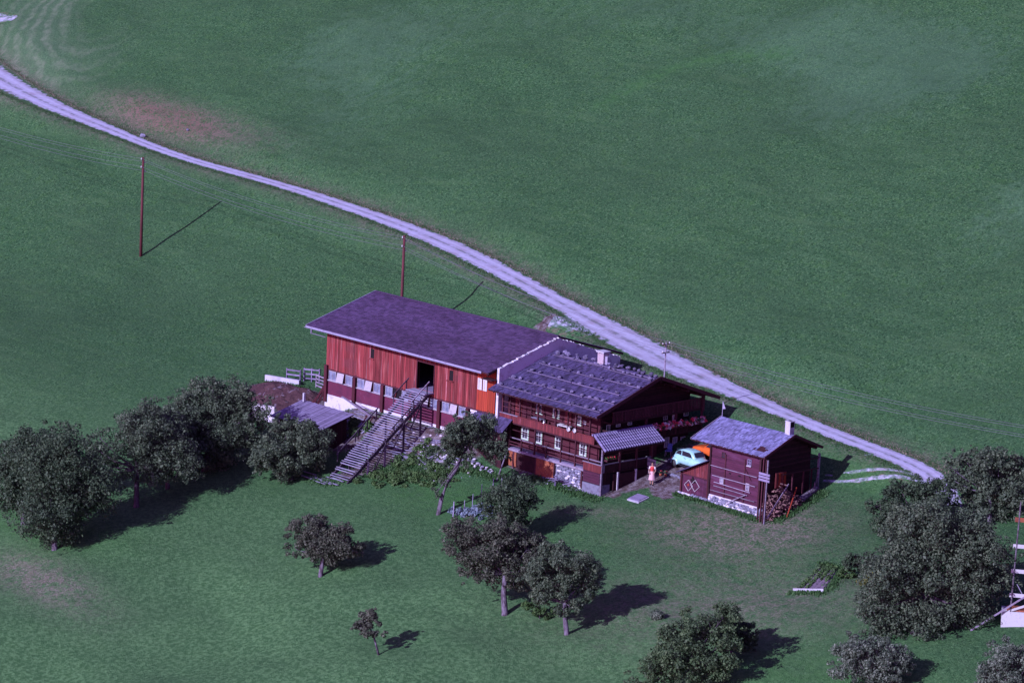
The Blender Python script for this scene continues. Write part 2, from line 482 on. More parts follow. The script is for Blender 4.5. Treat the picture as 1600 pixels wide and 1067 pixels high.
def mat(name, col, rough=.85, layers=(), orand=0.0, irand=0.0, spec=.3, metal=0.0, bmp=None):
    """layers: (scale, lo, hi, colour[, offset]); orand / irand vary the value per object / per mesh island"""
    m = bpy.data.materials.new(name)
    nt, b = nodes_of(m)
    c = None
    cur = col
    for i, L in enumerate(layers):
        f = ramp(nt, noise(nt, L[0], off=L[4] if len(L) > 4 else (3.1 * i, 1.7 * i, 0)), L[1], L[2])
        cur = mixc(nt, f, cur, L[3])
    for amt, kind in ((orand, 'o'), (irand, 'i')):
        if amt:
            src = N(nt, "ShaderNodeObjectInfo").outputs["Random"] if kind == 'o' else N(nt, "ShaderNodeNewGeometry").outputs["Random Per Island"]
            v = math_(nt, 'ADD', math_(nt, 'MULTIPLY', src, 2 * amt), 1 - amt)
            cc = N(nt, "ShaderNodeCombineColor")
            for k in range(3): nt.links.new(v, cc.inputs[k])
            cur = mixc(nt, 1.0, cur, cc.outputs[0], 'MULTIPLY')
    if isinstance(cur, bpy.types.NodeSocket): nt.links.new(cur, b.inputs["Base Color"])
    else: b.inputs["Base Color"].default_value = (*cur, 1)
    b.inputs["Roughness"].default_value = rough
    b.inputs["Specular IOR Level"].default_value = spec
    b.inputs["Metallic"].default_value = metal
    if bmp: bump(nt, b, noise(nt, bmp[0], 4), bmp[1], bmp[2])
    MATS[name] = m
    return m


Z = dict
# weathered timber of the barn: the grain runs up the boards
m_board = mat("barn board", (.235, .036, .042), .8, [((9, 9, .5), .40, .70, (.15, .024, .028)), ((2.2, 2.2, .35), .52, .72, (.30, .075, .075)), ((6, 6, .22), .58, .74, (.34, .16, .18)), ((.35, .35, .5), .55, .72, (.19, .04, .05))], orand=.36)
m_orange = mat("fresh barn board", (0.357, 0.051, 0.024), .8, [((9, 9, .5), .40, .70, (0.255, 0.03, 0.024))], orand=.2)
m_redwall = mat("dark red render", (0.1265, 0.0228, 0.0578), .9, [((1.2, 1.2, 1.6), .45, .7, (0.0935, 0.019, 0.051)), ((4, 4, 5), .6, .8, (0.176, 0.057, 0.119))])
m_post = mat("dark red timber", (0.07225, 0.0132, 0.0238), .85, [((8, 8, .7), .45, .7, (0.0425, 0.009, 0.017))], orand=.2)
m_white = mat("limewash", (0.6072, 0.5704, 0.6624), .9, [((1.2, 1.2, 1.5), .52, .72, (0.414, 0.3496, 0.4048)), ((6, 6, 6), .6, .75, (0.322, 0.276, 0.3128))], bmp=((9, 9, 9), .4, .02))
m_paint = mat("white paint", (.56, .55, .60), .6, [((7, 7, 7), .55, .8, (.42, .40, .46))])
m_green = mat("pale green paint", (.42, .58, .46), .6)
m_slate = mat("barn slate", (.066, .037, .092), .75, [((.12, .3, .3), .38, .66, (.080, .048, .118)), ((.5, 2.2, 2.2), .52, .75, (.054, .029, .076))], irand=.30)
m_metal = mat("zinc gutter", (.38, .36, .52), .45, [((3, 3, 3), .5, .7, (.28, .26, .38))], metal=.3)
m_grey = mat("grey weathered wood", (0.1997, 0.1658, 0.285), .9, [((1.2, 6, 6), .45, .7, (0.136, 0.1105, 0.2)), ((.8, .8, .8), .5, .7, (0.238, 0.204, 0.35))], orand=.25)
m_tread = mat("grey stair plank", (.285, .265, .40), .9, [((1.5, 8, 8), .45, .7, (.18, .16, .25))], orand=.25)
m_shingle = mat("old roof shingle", (0.0585, 0.0441, 0.1122), .9, [((.6, .6, .6), .42, .68, (0.07425, 0.0588, 0.1485)), ((2.5, 2.5, 2.5), .55, .78, (0.03825, 0.0252, 0.066))], irand=.48)
m_shingle2 = mat("silver roof shingle", (0.1645, 0.1599, 0.3105), .9, [((.7, .7, .7), .42, .68, (0.196, 0.195, 0.378)), ((3, 3, 3), .58, .78, (0.091, 0.0858, 0.171))], irand=.4)
m_tile = mat("grey roof tile", (0.1944, 0.1692, 0.3145), .85, [((2, 2, 2), .48, .7, (0.1368, 0.1152, 0.221))], irand=.2)
m_stone = mat("field stone", (0.221, 0.216, 0.3135), .9, [((3, 3, 3), .45, .7, (0.1445, 0.135, 0.1995))], orand=.35, bmp=((12, 12, 12), .5, .03))
m_rstone = mat("roof stone", (0.14, 0.1225, 0.2125), .9, [((5, 5, 5), .45, .7, (0.084, 0.07, 0.1275))], orand=.4)
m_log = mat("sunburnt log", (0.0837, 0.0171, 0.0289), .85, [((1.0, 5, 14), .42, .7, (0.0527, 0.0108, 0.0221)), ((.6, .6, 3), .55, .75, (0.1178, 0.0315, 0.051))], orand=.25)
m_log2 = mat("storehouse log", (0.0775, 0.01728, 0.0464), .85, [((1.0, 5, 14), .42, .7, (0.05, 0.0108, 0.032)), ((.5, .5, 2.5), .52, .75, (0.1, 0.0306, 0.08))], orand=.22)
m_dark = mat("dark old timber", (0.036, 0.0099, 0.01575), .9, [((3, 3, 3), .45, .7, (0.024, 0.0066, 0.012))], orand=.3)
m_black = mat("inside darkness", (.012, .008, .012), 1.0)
m_rail = mat("railing timber", (0.07, 0.0175, 0.03), .85, [((2, 8, 8), .45, .7, (0.049, 0.012, 0.0225))], orand=.3)
m_railgrey = mat("silvered railing", (0.255, 0.2125, 0.304), .85, [((2, 6, 6), .45, .7, (0.17, 0.1275, 0.19))], orand=.25)
m_parapet = mat("balcony board", (0.17, 0.0312, 0.0378), .8, [((9, 9, .6), .42, .7, (0.102, 0.0195, 0.0315)), ((2, 2, 1), .58, .75, (0.221, 0.0585, 0.084))], orand=.25)
m_glass = mat("window glass", (.05, .045, .07), .12, spec=.6)
m_glassb = mat("milky barn glass", (.22, .24, .36), .3, [((2, 2, 2), .45, .6, (.15, .16, .26))], spec=.5)
m_frost = mat("tilted vent panel", (.40, .36, .43), .7, [((2, 2, 2), .5, .7, (.30, .25, .31))])
m_bframe = mat("dull window frame", (.34, .32, .40), .7, [((5, 5, 5), .5, .7, (.24, .21, .27))])
m_brick = mat("orange plaster", (0.297, 0.09, 0.0495), .9, [((2.5, 2.5, 2.5), .45, .65, (0.198, 0.0585, 0.045)), ((6, 6, 6), .55, .75, (0.378, 0.171, 0.108))])
m_chim = mat("chimney render", (.42, .34, .40), .9, [((3, 3, 3), .48, .66, (.28, .18, .20))])
m_bark = mat("bark", (0.098, 0.07, 0.0975), .95, [((8, 8, 2), .45, .65, (0.049, 0.0315, 0.039))], bmp=((14, 14, 4), .8, .03))
m_palebark = mat("pale bark", (.165, .14, .19), .95, [((8, 8, 2), .42, .62, (.07, .05, .07))], bmp=((14, 14, 4), .8, .03))
m_pole = mat("impregnated pole", (0.12, 0.0315, 0.04), .8, [((6, 6, .5), .45, .7, (0.08, 0.021, 0.028))])
m_wire = mat("wire", (0.225, 0.21, 0.275), .5, metal=.4)
m_porc = mat("porcelain", (.7, .68, .74), .3)
m_conc = mat("concrete", (.48, .46, .56), .9, [((1, 1, 1), .45, .7, (.36, .33, .42)), ((8, 8, 8), .55, .75, (.3, .27, .34))], bmp=((15, 15, 15), .4, .02))
m_soil = mat("manure", (.058, .026, .034), .95, [((1, 1, 1), .45, .65, (.085, .042, .05)), ((6, 6, 6), .5, .7, (.035, .016, .02)), ((2.2, 2.2, 2.2), .60, .70, (.17, .13, .18))], bmp=((7, 7, 7), 1, .12))
m_stairrail = mat("weathered stair beam", (.075, .055, .085), .9, [((6, 2, 2), .45, .7, (.045, .03, .05))], orand=.25)

# ------------------------------------------------------------------ ground, road
RC = np.array(PT['road_centre'])
RH = np.array(PT['road_half']) + .12
TILT = .07


def road_near(x, y):
    """distance to the road's centre line, half width there, plane height there (arrays)"""
    best = np.full(x.shape, 1e9)
    hw = np.zeros(x.shape)
    zc = np.zeros(x.shape)
    for i in range(len(RC) - 1):
        a, b = RC[i], RC[i + 1]
        d = b[:2] - a[:2]
        t = np.clip(((x - a[0]) * d[0] + (y - a[1]) * d[1]) / (d @ d), 0, 1)
        px, py = a[0] + t * d[0], a[1] + t * d[1]
        dd = np.hypot(x - px, y - py)
        k = dd < best
        best = np.where(k, dd, best)
        hw = np.where(k, RH[i] + t * (RH[i + 1] - RH[i]), hw)
        zc = np.where(k, a[2] + t * (b[2] - a[2]) + TILT * (y - py), zc)
    return best, hw, zc


def lumps(x, y):
    z = np.zeros(x.shape)
    r = np.random.default_rng(5)
    for wl, amp in ((34, .35), (19, .2), (11, .10), (6, .05), (3.1, .03)):
        for _ in range(4):
            a = r.uniform(0, 2 * math.pi)
            p = r.uniform(0, 6.28)
            z += amp * .5 * np.sin((x * math.cos(a) + y * math.sin(a)) * 2 * math.pi / wl + p)
    # quiet where the farm stands
    q = np.exp(-(((x + 10) / 34) ** 4 + ((y - 4) / 14) ** 4))
    far = np.clip((np.abs(x + 40) + np.abs(y)) / 60, .25, 1)
    return z * (1 - .9 * q) * far


def ground_z(x, y):
    x, y = np.asarray(x, float), np.asarray(y, float)
    z = ground_base(x, y)
    z = np.where(y > 130, z - .0016 * (y - 130) ** 2 * (y < 260) - (y >= 260) * (.0016 * 130 ** 2 + .4 * (y - 260)), z)
    z = z + lumps(x, y)
    d, hw, zc = road_near(x, y)
    t = np.clip((d - hw - .25) / 2.6, 0, 1)
    t = t * t * (3 - 2 * t)
    z = zc * (1 - t) + z * t
    # rubble bank heaped along the barn's front
    bx = 1 / (1 + np.exp(-(x + 29.3) / .7)) / (1 + np.exp((x + 12.6) / .9))
    by = np.clip((y + 4.2) / 4.6, 0, 1) * (y < 6)
    z = np.maximum(z, z * (1 - bx * by) + bx * by * np.minimum(1.45, -1.0 + 2.45 * by))
    # manure mound beside the barn
    z = z + .9 * np.exp(-(((x + 38.2) / 3.4) ** 2 + ((y - 1.3) / 1.7) ** 2)) + .5 * np.exp(-(((x + 35.2) / 1.2) ** 2 + ((y - 2.2) / 1.2) ** 2))
    return z


def gz(x, y): return float(ground_z(np.array([x]), np.array([y]))[0])


def axis(lo, hi, a, b, fine, coarse):
    pts = list(np.arange(a, b + 1e-6, fine))
    s, p = fine, a
    while p > lo:
        s = min(s * 1.25, coarse)
        p -= s
        pts.insert(0, p)
    s, p = fine, b
    while p < hi:
        s = min(s * 1.25, coarse)
        p += s
        pts.append(p)
    return np.array(pts)


gx = axis(-900, 700, -150, 62, .8, 40)
gy = axis(-500, 900, -50, 62, .7, 40)
GX, GY = np.meshgrid(gx, gy)
GZ = ground_z(GX.ravel(), GY.ravel())
nx, ny = len(gx), len(gy)
idx = np.arange(nx * ny).reshape(ny, nx)
F = np.stack([idx[:-1, :-1], idx[:-1, 1:], idx[1:, 1:], idx[1:, :-1]], -1).reshape(-1, 4)
gme = fast_mesh("ground", np.c_[GX.ravel(), GY.ravel(), GZ], F)
gme.polygons.foreach_set("use_smooth", np.ones(len(gme.polygons), bool))

fx, fy = GX.ravel(), GY.ravel()


def blob(p, rx, ry, amp=1.0, ang=0.0):
    ca, sa = math.cos(ang), math.sin(ang)
    dx, dy = fx - p[0], fy - p[1]
    u, v = (dx * ca + dy * sa) / rx, (-dx * sa + dy * ca) / ry
    return amp * np.exp(-(u * u + v * v))


def near_line(pts, wd):
    best = np.full(fx.shape, 1e9)
    for a, b in zip(pts[:-1], pts[1:]):
        d = np.array(b[:2]) - np.array(a[:2])
        t = np.clip(((fx - a[0]) * d[0] + (fy - a[1]) * d[1]) / (d @ d), 0, 1)
        best = np.minimum(best, np.hypot(fx - a[0] - t * d[0], fy - a[1] - t * d[1]))
    return np.exp(-(best / wd) ** 2)


dirt = np.clip(blob((3.4, 9.2), 4.0, 3.2, 1.3) + blob((2.4, 5.8), 2.6, 1.3, 1.2) + blob((.9, 5.0), 1.6, 1.2, .9) + blob((4.0, 3.4), 1.5, .8, .8, -.2) + blob((.6, 3.2), .9, 2.2, .9)
               + blob((-37, 1.2), 6, 2.6, 1.2) + blob((-31, -1.5), 5, 2.5, .7) + blob((-21, -.9), 6.5, 2.0, .95) + blob((-15, -.8), 3, 1.4, .8)
               + blob((-20.3, -5), 1.6, 4.0, .75) + blob((-6, 1.2), 6, .8, .9) + blob((13.6, 7), .8, 3.6, .9) + blob((-27, -5), 3.5, 3, .6)
               + near_line([PT['j1'], PT['j3'], PT['j2']], 1.6) * .9, 0, 1)
dry = np.clip(blob(PT['dry1'], 13, 2.4, 1.2, -.05) + blob(PT['dry2'], 5.5, 4.5, 1.0, .5) + blob(PT['dry5'], 6, 3.5, .8, .6) + blob(PT['dry3'], 7, 2.2, 1.2, -.1)
              + blob(PT['dry4'], 4.5, 1.1, .55, .35) + blob((22, -8), 11, 6, .8, .6), 0, 1)
_rd, _rh, _ = road_near(fx, fy)
dry = np.maximum(dry, np.exp(-((_rd - _rh - .2) / .9) ** 2) * .75)
lush = np.clip(blob((-33, -26), 8, 3, .8) + blob((-8, -5.5), 9, 3, .7) + blob((18, 13), 7, 2.2, .6) + blob((34, -14), 9, 5, .5) + blob((12, 0), 10, 2.5, .4)
               + near_line(PT['arc'], 1.0) * .5, 0, 1)
_su = (fx - PT['swath'][0]) * .69 + (fy - PT['swath'][1]) * .72
_sv = (fx - PT['swath'][0]) * -.70 + (fy - PT['swath'][1]) * .68
_rr = np.hypot(_su, _sv * .55)
ring = 1 / (1 + np.exp(-(_rr - 4.2) / .8)) * np.exp(-((_su + 3) / 11) ** 4 - (_sv / 16) ** 4) / (1 + np.exp((_su - 1) / 1.5))
scar = np.clip(blob(PT['scar'], 8, 1.5, 1.1, -.08) + blob(PT['dry1'], 9, 2.2, .5, -.05), 0, 1)
pale = np.clip(sum(blob(PT[q], a_, b_, w_, .2) for q, a_, b_, w_ in (('p1', 13, 6, 1), ('p2', 8, 9, .9), ('p3', 10, 7, .75), ('p4', 9, 9, .6), ('p5', 8, 8, .7), ('p6', 6, 9, .8), ('p7', 13, 6, .6), ('p8', 16, 5, .6))), 0, 1)
near = 1 / (1 + np.exp((fy + 9) / 4))  # lower meadow mask: painted brightness makes up for weaker sun on the gentler slope
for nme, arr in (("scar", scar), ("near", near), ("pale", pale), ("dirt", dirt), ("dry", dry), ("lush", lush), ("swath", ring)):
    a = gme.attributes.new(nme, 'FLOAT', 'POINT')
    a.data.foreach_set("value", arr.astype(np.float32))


def grass_colour(nt, masks=True):
    """the meadow's own colour: clover, dry stalks, mown and unmown patches"""
    c = mixc(nt, ramp(nt, noise(nt, .05, 4), .35, .65), (.046, .124, .049), (.054, .136, .057))
    c = mixc(nt, ramp(nt, noise(nt, (.22, .5, .3), 4, off=(7, 2, 0)), .42, .68), c, (.041, .112, .046))
    c = mixc(nt, ramp(nt, noise(nt, 1.2, 4, .65, off=(3, 9, 0)), .45, .70), c, (.056, .144, .045))
    c = mixc(nt, ramp(nt, noise(nt, 4.6, 3, .8, off=(1, 4, 0)), .49, .60), c, (.018, .056, .022))
    c = mixc(nt, ramp(nt, noise(nt, 5.2, 3, .8, off=(8, 4, 3)), .52, .64), c, (.110, .225, .096))
    # cattle treads along the contour, darker clumps
    c = mixc(nt, math_(nt, 'MULTIPLY', ramp(nt, noise(nt, (.10, 1.1, .5), 4, .65, off=(2, 6, 1)), .50, .68), .40), c, (.030, .088, .032))
    c = mixc(nt, math_(nt, 'MULTIPLY', ramp(nt, noise(nt, (.14, .8, .5), 4, .65, off=(12, 3, 1)), .54, .72), .45), c, (.082, .170, .070))
    return c


def attr(nt, nme):
    a = N(nt, "ShaderNodeAttribute", attribute_name=nme)
    return a.outputs["Fac"]


m_grass = bpy.data.materials.new("meadow")
nt, b = nodes_of(m_grass)
c = grass_colour(nt)
brk = noise(nt, 1.1, 5, .65, off=(5, 5, 5))
fine = noise(nt, 5, 4, .7, off=(2, 8, 5))
c = mixc(nt, math_(nt, 'MULTIPLY', attr(nt, "near"), .7), c, mixc(nt, ramp(nt, noise(nt, 3.0, 4, .75, off=(4, 1, 7)), .40, .64), (.058, .146, .054), (.160, .320, .132)))  # lighter grass colour standing in for sunlight on the lower meadow
pl = ramp(nt, math_(nt, 'ADD', attr(nt, "pale"), math_(nt, 'MULTIPLY', math_(nt, 'SUBTRACT', noise(nt, (.9, .6, .8), 6, .75, off=(9, 1, 2)), .5), 2.6)), .35, 1.1)
c = mixc(nt, math_(nt, 'MULTIPLY', pl, .32), c, (.115, .225, .135))
bg2 = ramp(nt, noise(nt, (.05, .11, .08), 5, .65, off=(31, 7, 2)), .40, .66)
c = mixc(nt, math_(nt, 'MULTIPLY', bg2, .30), c, (.045, .095, .045))
lu = math_(nt, 'MULTIPLY', attr(nt, "lush"), ramp(nt, brk, .30, .60))
c = mixc(nt, lu, c, (.060, .175, .048))
# hay swaths raked in arcs
_g = N(nt, "ShaderNodeNewGeometry")
_sub = N(nt, "ShaderNodeVectorMath", operation='SUBTRACT')
nt.links.new(_g.outputs["Position"], _sub.inputs[0])
_sub.inputs[1].default_value = (PT['swath'][0], PT['swath'][1], 0)
_dots = []
for vv in ((.69, .72, 0), (-.70 * .55, .68 * .55, 0)):
    d_ = N(nt, "ShaderNodeVectorMath", operation='DOT_PRODUCT')
    nt.links.new(_sub.outputs[0], d_.inputs[0])
    d_.inputs[1].default_value = vv
    _dots.append(d_.outputs["Value"])
_rad = math_(nt, 'SQRT', math_(nt, 'ADD', math_(nt, 'MULTIPLY', _dots[0], _dots[0]), math_(nt, 'MULTIPLY', _dots[1], _dots[1])))
_rad = math_(nt, 'ADD', _rad, math_(nt, 'MULTIPLY', noise(nt, .22, 4, .6, off=(5, 3, 1)), 3.2))
_wave = ramp(nt, math_(nt, 'SINE', math_(nt, 'MULTIPLY', _rad, 2 * math.pi / 1.55)), -.9, 1.0)
swf = math_(nt, 'MULTIPLY', math_(nt, 'MULTIPLY', attr(nt, "swath"), _wave), ramp(nt, brk, .3, .65))
c = mixc(nt, math_(nt, 'MULTIPLY', attr(nt, "swath"), .35), c, (.12, .19, .12))
c = mixc(nt, math_(nt, 'MULTIPLY', swf, .65), c, (.19, .24, .16))
dr = math_(nt, 'MULTIPLY', attr(nt, "dry"), ramp(nt, math_(nt, 'ADD', math_(nt, 'MULTIPLY', brk, .5), math_(nt, 'MULTIPLY', fine, .5)), .38, .62))
drc = mixc(nt, ramp(nt, fine, .4, .65), (.20, .145, .125), (.30, .25, .23))
c = mixc(nt, math_(nt, 'MULTIPLY', dr, .8), c, drc)
sc0 = math_(nt, 'MULTIPLY', attr(nt, "scar"), ramp(nt, fine, .42, .58))
c = mixc(nt, math_(nt, 'MULTIPLY', sc0, .75), c, (.19, .095, .085))
di = ramp(nt, math_(nt, 'ADD', attr(nt, "dirt"), math_(nt, 'MULTIPLY', math_(nt, 'SUBTRACT', brk, .5), .9)), .42, .62)
dic = mixc(nt, ramp(nt, noise(nt, 2.2, 5, .7), .40, .65), (.105, .070, .075), (.25, .215, .25))
c = mixc(nt, di, c, dic)
nt.links.new(c, b.inputs["Base Color"])
b.inputs["Roughness"].default_value = .95
b.inputs["Specular IOR Level"].default_value = .1
hh = math_(nt, 'ADD', math_(nt, 'MULTIPLY', noise(nt, 3.2, 5, .75), .6), math_(nt, 'MULTIPLY', noise(nt, 11, 3, .7), .5))
bump(nt, b, hh, 1.0, .22)
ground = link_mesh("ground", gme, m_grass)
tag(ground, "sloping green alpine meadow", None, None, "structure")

# --- gravel road: a ribbon on its own bench, gravel with two wheel tracks
def ribbon(name, centre, half, label, mats, lift=.035, n=9, zfun=None):
    C = np.array([p[:2] for p in centre], float)
    t = np.gradient(C, axis=0)
    t /= np.linalg.norm(t, axis=1)[:, None]
    nr = np.c_[-t[:, 1], t[:, 0]]
    vs, us = [], []
    for i in range(len(C)):
        for k in range(n):
            u = k / (n - 1) * 2 - 1
            p = C[i] + nr[i] * half[i] * u
            vs.append((p[0], p[1], 0))
            us.append(u)
    vs = np.array(vs)
    vs[:, 2] = ground_z(vs[:, 0], vs[:, 1]) + lift * np.clip(1.6 * (1 - np.abs(us)) + .35, 0, 1)
    ii = np.arange(len(C) * n).reshape(len(C), n)
    ff = np.stack([ii[:-1, :-1], ii[1:, :-1], ii[1:, 1:], ii[:-1, 1:]], -1).reshape(-1, 4)
    me = fast_mesh(name, vs, ff)
    a = me.attributes.new("across", 'FLOAT', 'POINT')
    a.data.foreach_set("value", np.array(us, np.float32))
    me.polygons.foreach_set("use_smooth", np.ones(len(me.polygons), bool))
    o = link_mesh(name, me, mats)
    return tag(o, label, None, None, "structure")


def dense(pts, half, step=.8):
    P = np.array([p[:2] for p in pts], float)
    s = np.r_[0, np.cumsum(np.hypot(*np.diff(P, axis=0).T))]
    t = np.arange(0, s[-1], step)
    C = np.c_[np.interp(t, s, P[:, 0]), np.interp(t, s, P[:, 1])]
    for _ in range(3): C[1:-1] = (C[:-2] + 2 * C[1:-1] + C[2:]) / 4
    return C, np.interp(t, s, half)


def road_mat(name, edge, tracks=True, green=.55):
    m = bpy.data.materials.new(name)
    nt, b = nodes_of(m)
    g = mixc(nt, ramp(nt, noise(nt, 1.5, 5, .7), .38, .66), (.45, .44, .60), (.37, .35, .47))
    g = mixc(nt, ramp(nt, noise(nt, 9, 3, .7), .52, .7), g, (.52, .51, .68))
    g = mixc(nt, ramp(nt, noise(nt, .5, 4, .6, off=(3, 3, 3)), .5, .7), g, (.36, .32, .42))
    u = attr(nt, "across")
    au = math_(nt, 'ABSOLUTE', u)
    nz = noise(nt, 1.4, 5, .7, off=(4, 4, 0))
    if tracks:
        mid = math_(nt, 'SUBTRACT', 1.0, ramp(nt, math_(nt, 'ADD', au, math_(nt, 'MULTIPLY', math_(nt, 'SUBTRACT', nz, .5), .35)), .04, .17), clamp=True)
        g = mixc(nt, math_(nt, 'MULTIPLY', math_(nt, 'MULTIPLY', mid, ramp(nt, noise(nt, .8, 4, .7, off=(7, 7, 7)), .35, .6)), green * 1.5, True), g, (.17, .18, .19))
        rut = math_(nt, 'SUBTRACT', 1.0, ramp(nt, math_(nt, 'ABSOLUTE', math_(nt, 'SUBTRACT', au, .42)), .03, .16), clamp=True)
        g = mixc(nt, math_(nt, 'MULTIPLY', rut, .4), g, (.54, .53, .70))
        rim = math_(nt, 'SUBTRACT', 1.0, ramp(nt, math_(nt, 'ABSOLUTE', math_(nt, 'SUBTRACT', au, .68)), .02, .10), clamp=True)
        g = mixc(nt, math_(nt, 'MULTIPLY', math_(nt, 'MULTIPLY', rim, nz), .7), g, (.25, .23, .28))
    e = ramp(nt, math_(nt, 'ADD', au, math_(nt, 'MULTIPLY', math_(nt, 'SUBTRACT', nz, .5), 1.1)), edge - .10, edge + .10)
    gr = mixc(nt, ramp(nt, noise(nt, 2, 4), .45, .7), grass_colour(nt), (.16, .13, .10))
    if not tracks:
        g = mixc(nt, math_(nt, 'MULTIPLY', ramp(nt, noise(nt, 1.7, 5, .7, off=(2, 2, 9)), .36, .58), .8), g, grass_colour(nt))
    g = mixc(nt, e, g, gr)
    nt.links.new(g, b.inputs["Base Color"])
    b.inputs["Roughness"].default_value = .95
    b.inputs["Specular IOR Level"].default_value = .1
    bump(nt, b, noise(nt, 6, 5, .75), .6, .06)
    return m


m_road = road_mat("gravel road", .83)
m_track = road_mat("worn wheel track", .62, False)
C_, h_ = dense(PT['road_centre'], np.array(PT['road_half']) * np.interp(np.arange(len(RC)), [0, 10, 20, len(RC)], [.86, .95, 1.08, 1.0]))
ribbon("road", C_, h_, "pale gravel farm road", m_road)
C_, h_ = dense([PT['d0'], PT['d1'], PT['d2'], PT['d3']], [.24, .26, .34, .9])
ribbon("wheel_track", C_, h_, "lower wheel track of the driveway to the storehouse", m_track, .02, 7)
C_, h_ = dense([PT['e0'], PT['e1'], PT['e2'], PT['e3b']], [.2, .22, .3, .8])
ribbon("wheel_track", C_, h_, "upper wheel track of the driveway to the storehouse", m_track, .02, 7)
C_, h_ = dense([PT['e3'], PT['e4']], [.32, .25])
ribbon("footpath", C_, h_, "short footpath between road and driveway", m_track, .02, 7)
C_, h_ = dense([PT['j1'], PT['j3'], PT['j2'], (PT['j2'][0] + 3, PT['j2'][1] + 1.2, 0)], [.9, 2.2, 2.8, 1.6])
ribbon("road_apron", C_, h_, "gravel turn-off behind the farmhouse", m_track, .02, 9)
tt = PT['turn']
C_, h_ = dense([(tt[0] - 14, tt[1] - 5), (tt[0] - 5, tt[1] - 1), (tt[0] + 2.5, tt[1] + .4)], [3.2, 3.0, .5])
ribbon("road_bend", C_, h_, "bend of the upper gravel road at the meadow's edge", m_track, .03, 9)

# ------------------------------------------------------------------ shared building pieces
def shingles(parent, name, mat_, a, b, up, rows, width, thick=.03, jitter=.03, overlap=1.35, skip=None, label=None, sag=0.0):
    """courses of shingles on the slope that starts at eave a-b and climbs by vector up; one joined part"""
    a, b, up = Vector(a), Vector(b), Vector(up)
    L = (b - a).length
    ex = (b - a).normalized()
    H = up.length
    ey = up.normalized()
    ez = ex.cross(ey)
    if ez.z < 0: ez = -ez
    m = MB()
    rh = H / rows
    for r in range(rows):
        x = 0.0
        while x < L - .01:
            wd = min(width * rnd(.75, 1.3), L - x)
            if skip is None or not skip(x + wd / 2, (r + .5) * rh):
                j = rnd(-jitter, jitter)
                y0 = r * rh + j
                y1 = min((r + overlap) * rh, H)
                t0 = thick * rnd(1.2, 2.0)
                t1 = thick * .35
                dz = -sag * math.sin(math.pi * (x + wd / 2) / L)
                p = lambda u, v, w_: a + ex * u + ey * v + ez * (w_ + dz)
                vs = [p(x, y0, 0), p(x + wd - .012, y0, 0), p(x + wd - .012, y1, 0), p(x, y1, 0),
                      p(x, y0, t0), p(x + wd - .012, y0, t0 * rnd(.8, 1.1)), p(x + wd - .012, y1, t1), p(x, y1, t1)]
                m.add(vs, BOXF[1:])
            x += wd
    o = m.build(name, mat_, parent, label=label)
    o["kind"] = "stuff"
    return o


def frame_of(n):
    """(right, up) for a wall with outward normal n"""
    n = Vector(n)
    up = Vector((0, 0, 1))
    return up.cross(n).normalized(), up


def window(parent, c, w_, h_, n, cols=2, rows=2, fr=None, casing=None, glass=None, depth=.06, tilt=0.0, name="window"):
    """a window: the frame is the part, casing / mullions / panes are its sub-parts; n is the outward normal"""
    fr, glass = fr or m_paint, glass or m_glass
    n = Vector(n)
    rt, up = frame_of(n)
    c = Vector(c)
    P = lambda u, v, d: c + rt * u + up * v + n * d
    fw = .055
    m = MB()
    for u0, u1, v0, v1 in ((-w_ / 2, w_ / 2, h_ / 2 - fw, h_ / 2), (-w_ / 2, w_ / 2, -h_ / 2, -h_ / 2 + fw), (-w_ / 2, -w_ / 2 + fw, -h_ / 2 + fw, h_ / 2 - fw), (w_ / 2 - fw, w_ / 2, -h_ / 2 + fw, h_ / 2 - fw)):
        m.prism([P(u0, v0, 0), P(u1, v0, 0), P(u1, v1, 0), P(u0, v1, 0)], n * depth)
    o = m.build(name, fr, parent)
    iw, ih = w_ - 2 * fw, h_ - 2 * fw
    for i in range(1, cols):
        u = -iw / 2 + iw * i / cols
        m = MB().prism([P(u - .018, -ih / 2, .012), P(u + .018, -ih / 2, .012), P(u + .018, ih / 2, .012), P(u - .018, ih / 2, .012)], n * .03)
        m.build("mullion", fr, o)
    for j in range(1, rows):
        v = -ih / 2 + ih * j / rows
        m = MB().prism([P(-iw / 2, v - .015, .013), P(iw / 2, v - .015, .013), P(iw / 2, v + .015, .013), P(-iw / 2, v + .015, .013)], n * .026)
        m.build("mullion", fr, o)
    for i in range(cols):
        for j in range(rows):
            u0, u1 = -iw / 2 + iw * i / cols, -iw / 2 + iw * (i + 1) / cols
            v0, v1 = -ih / 2 + ih * j / rows, -ih / 2 + ih * (j + 1) / rows
            MB().prism([P(u0, v0, .004), P(u1, v0, .004), P(u1, v1, .004), P(u0, v1, .004)], n * .006).build("pane", glass, o)
    if casing is not None:
        cw = .085
        m = MB()
        W, H = w_ / 2, h_ / 2
        for u0, u1, v0, v1 in ((-W - cw, W + cw, H, H + cw), (-W - cw, W + cw, -H - cw, -H), (-W - cw, -W, -H, H), (W, W + cw, -H, H)):
            m.prism([P(u0, v0, 0), P(u1, v0, 0), P(u1, v1, 0), P(u0, v1, 0)], n * (depth * .6))
        m.build("casing", casing, o)
    return o


def post(parent, x, y, z0, z1, s=.14, mt=None, name="post"):
    return piece(name, mt or m_rail, parent, (x, y, (z0 + z1) / 2), (s, s, z1 - z0))


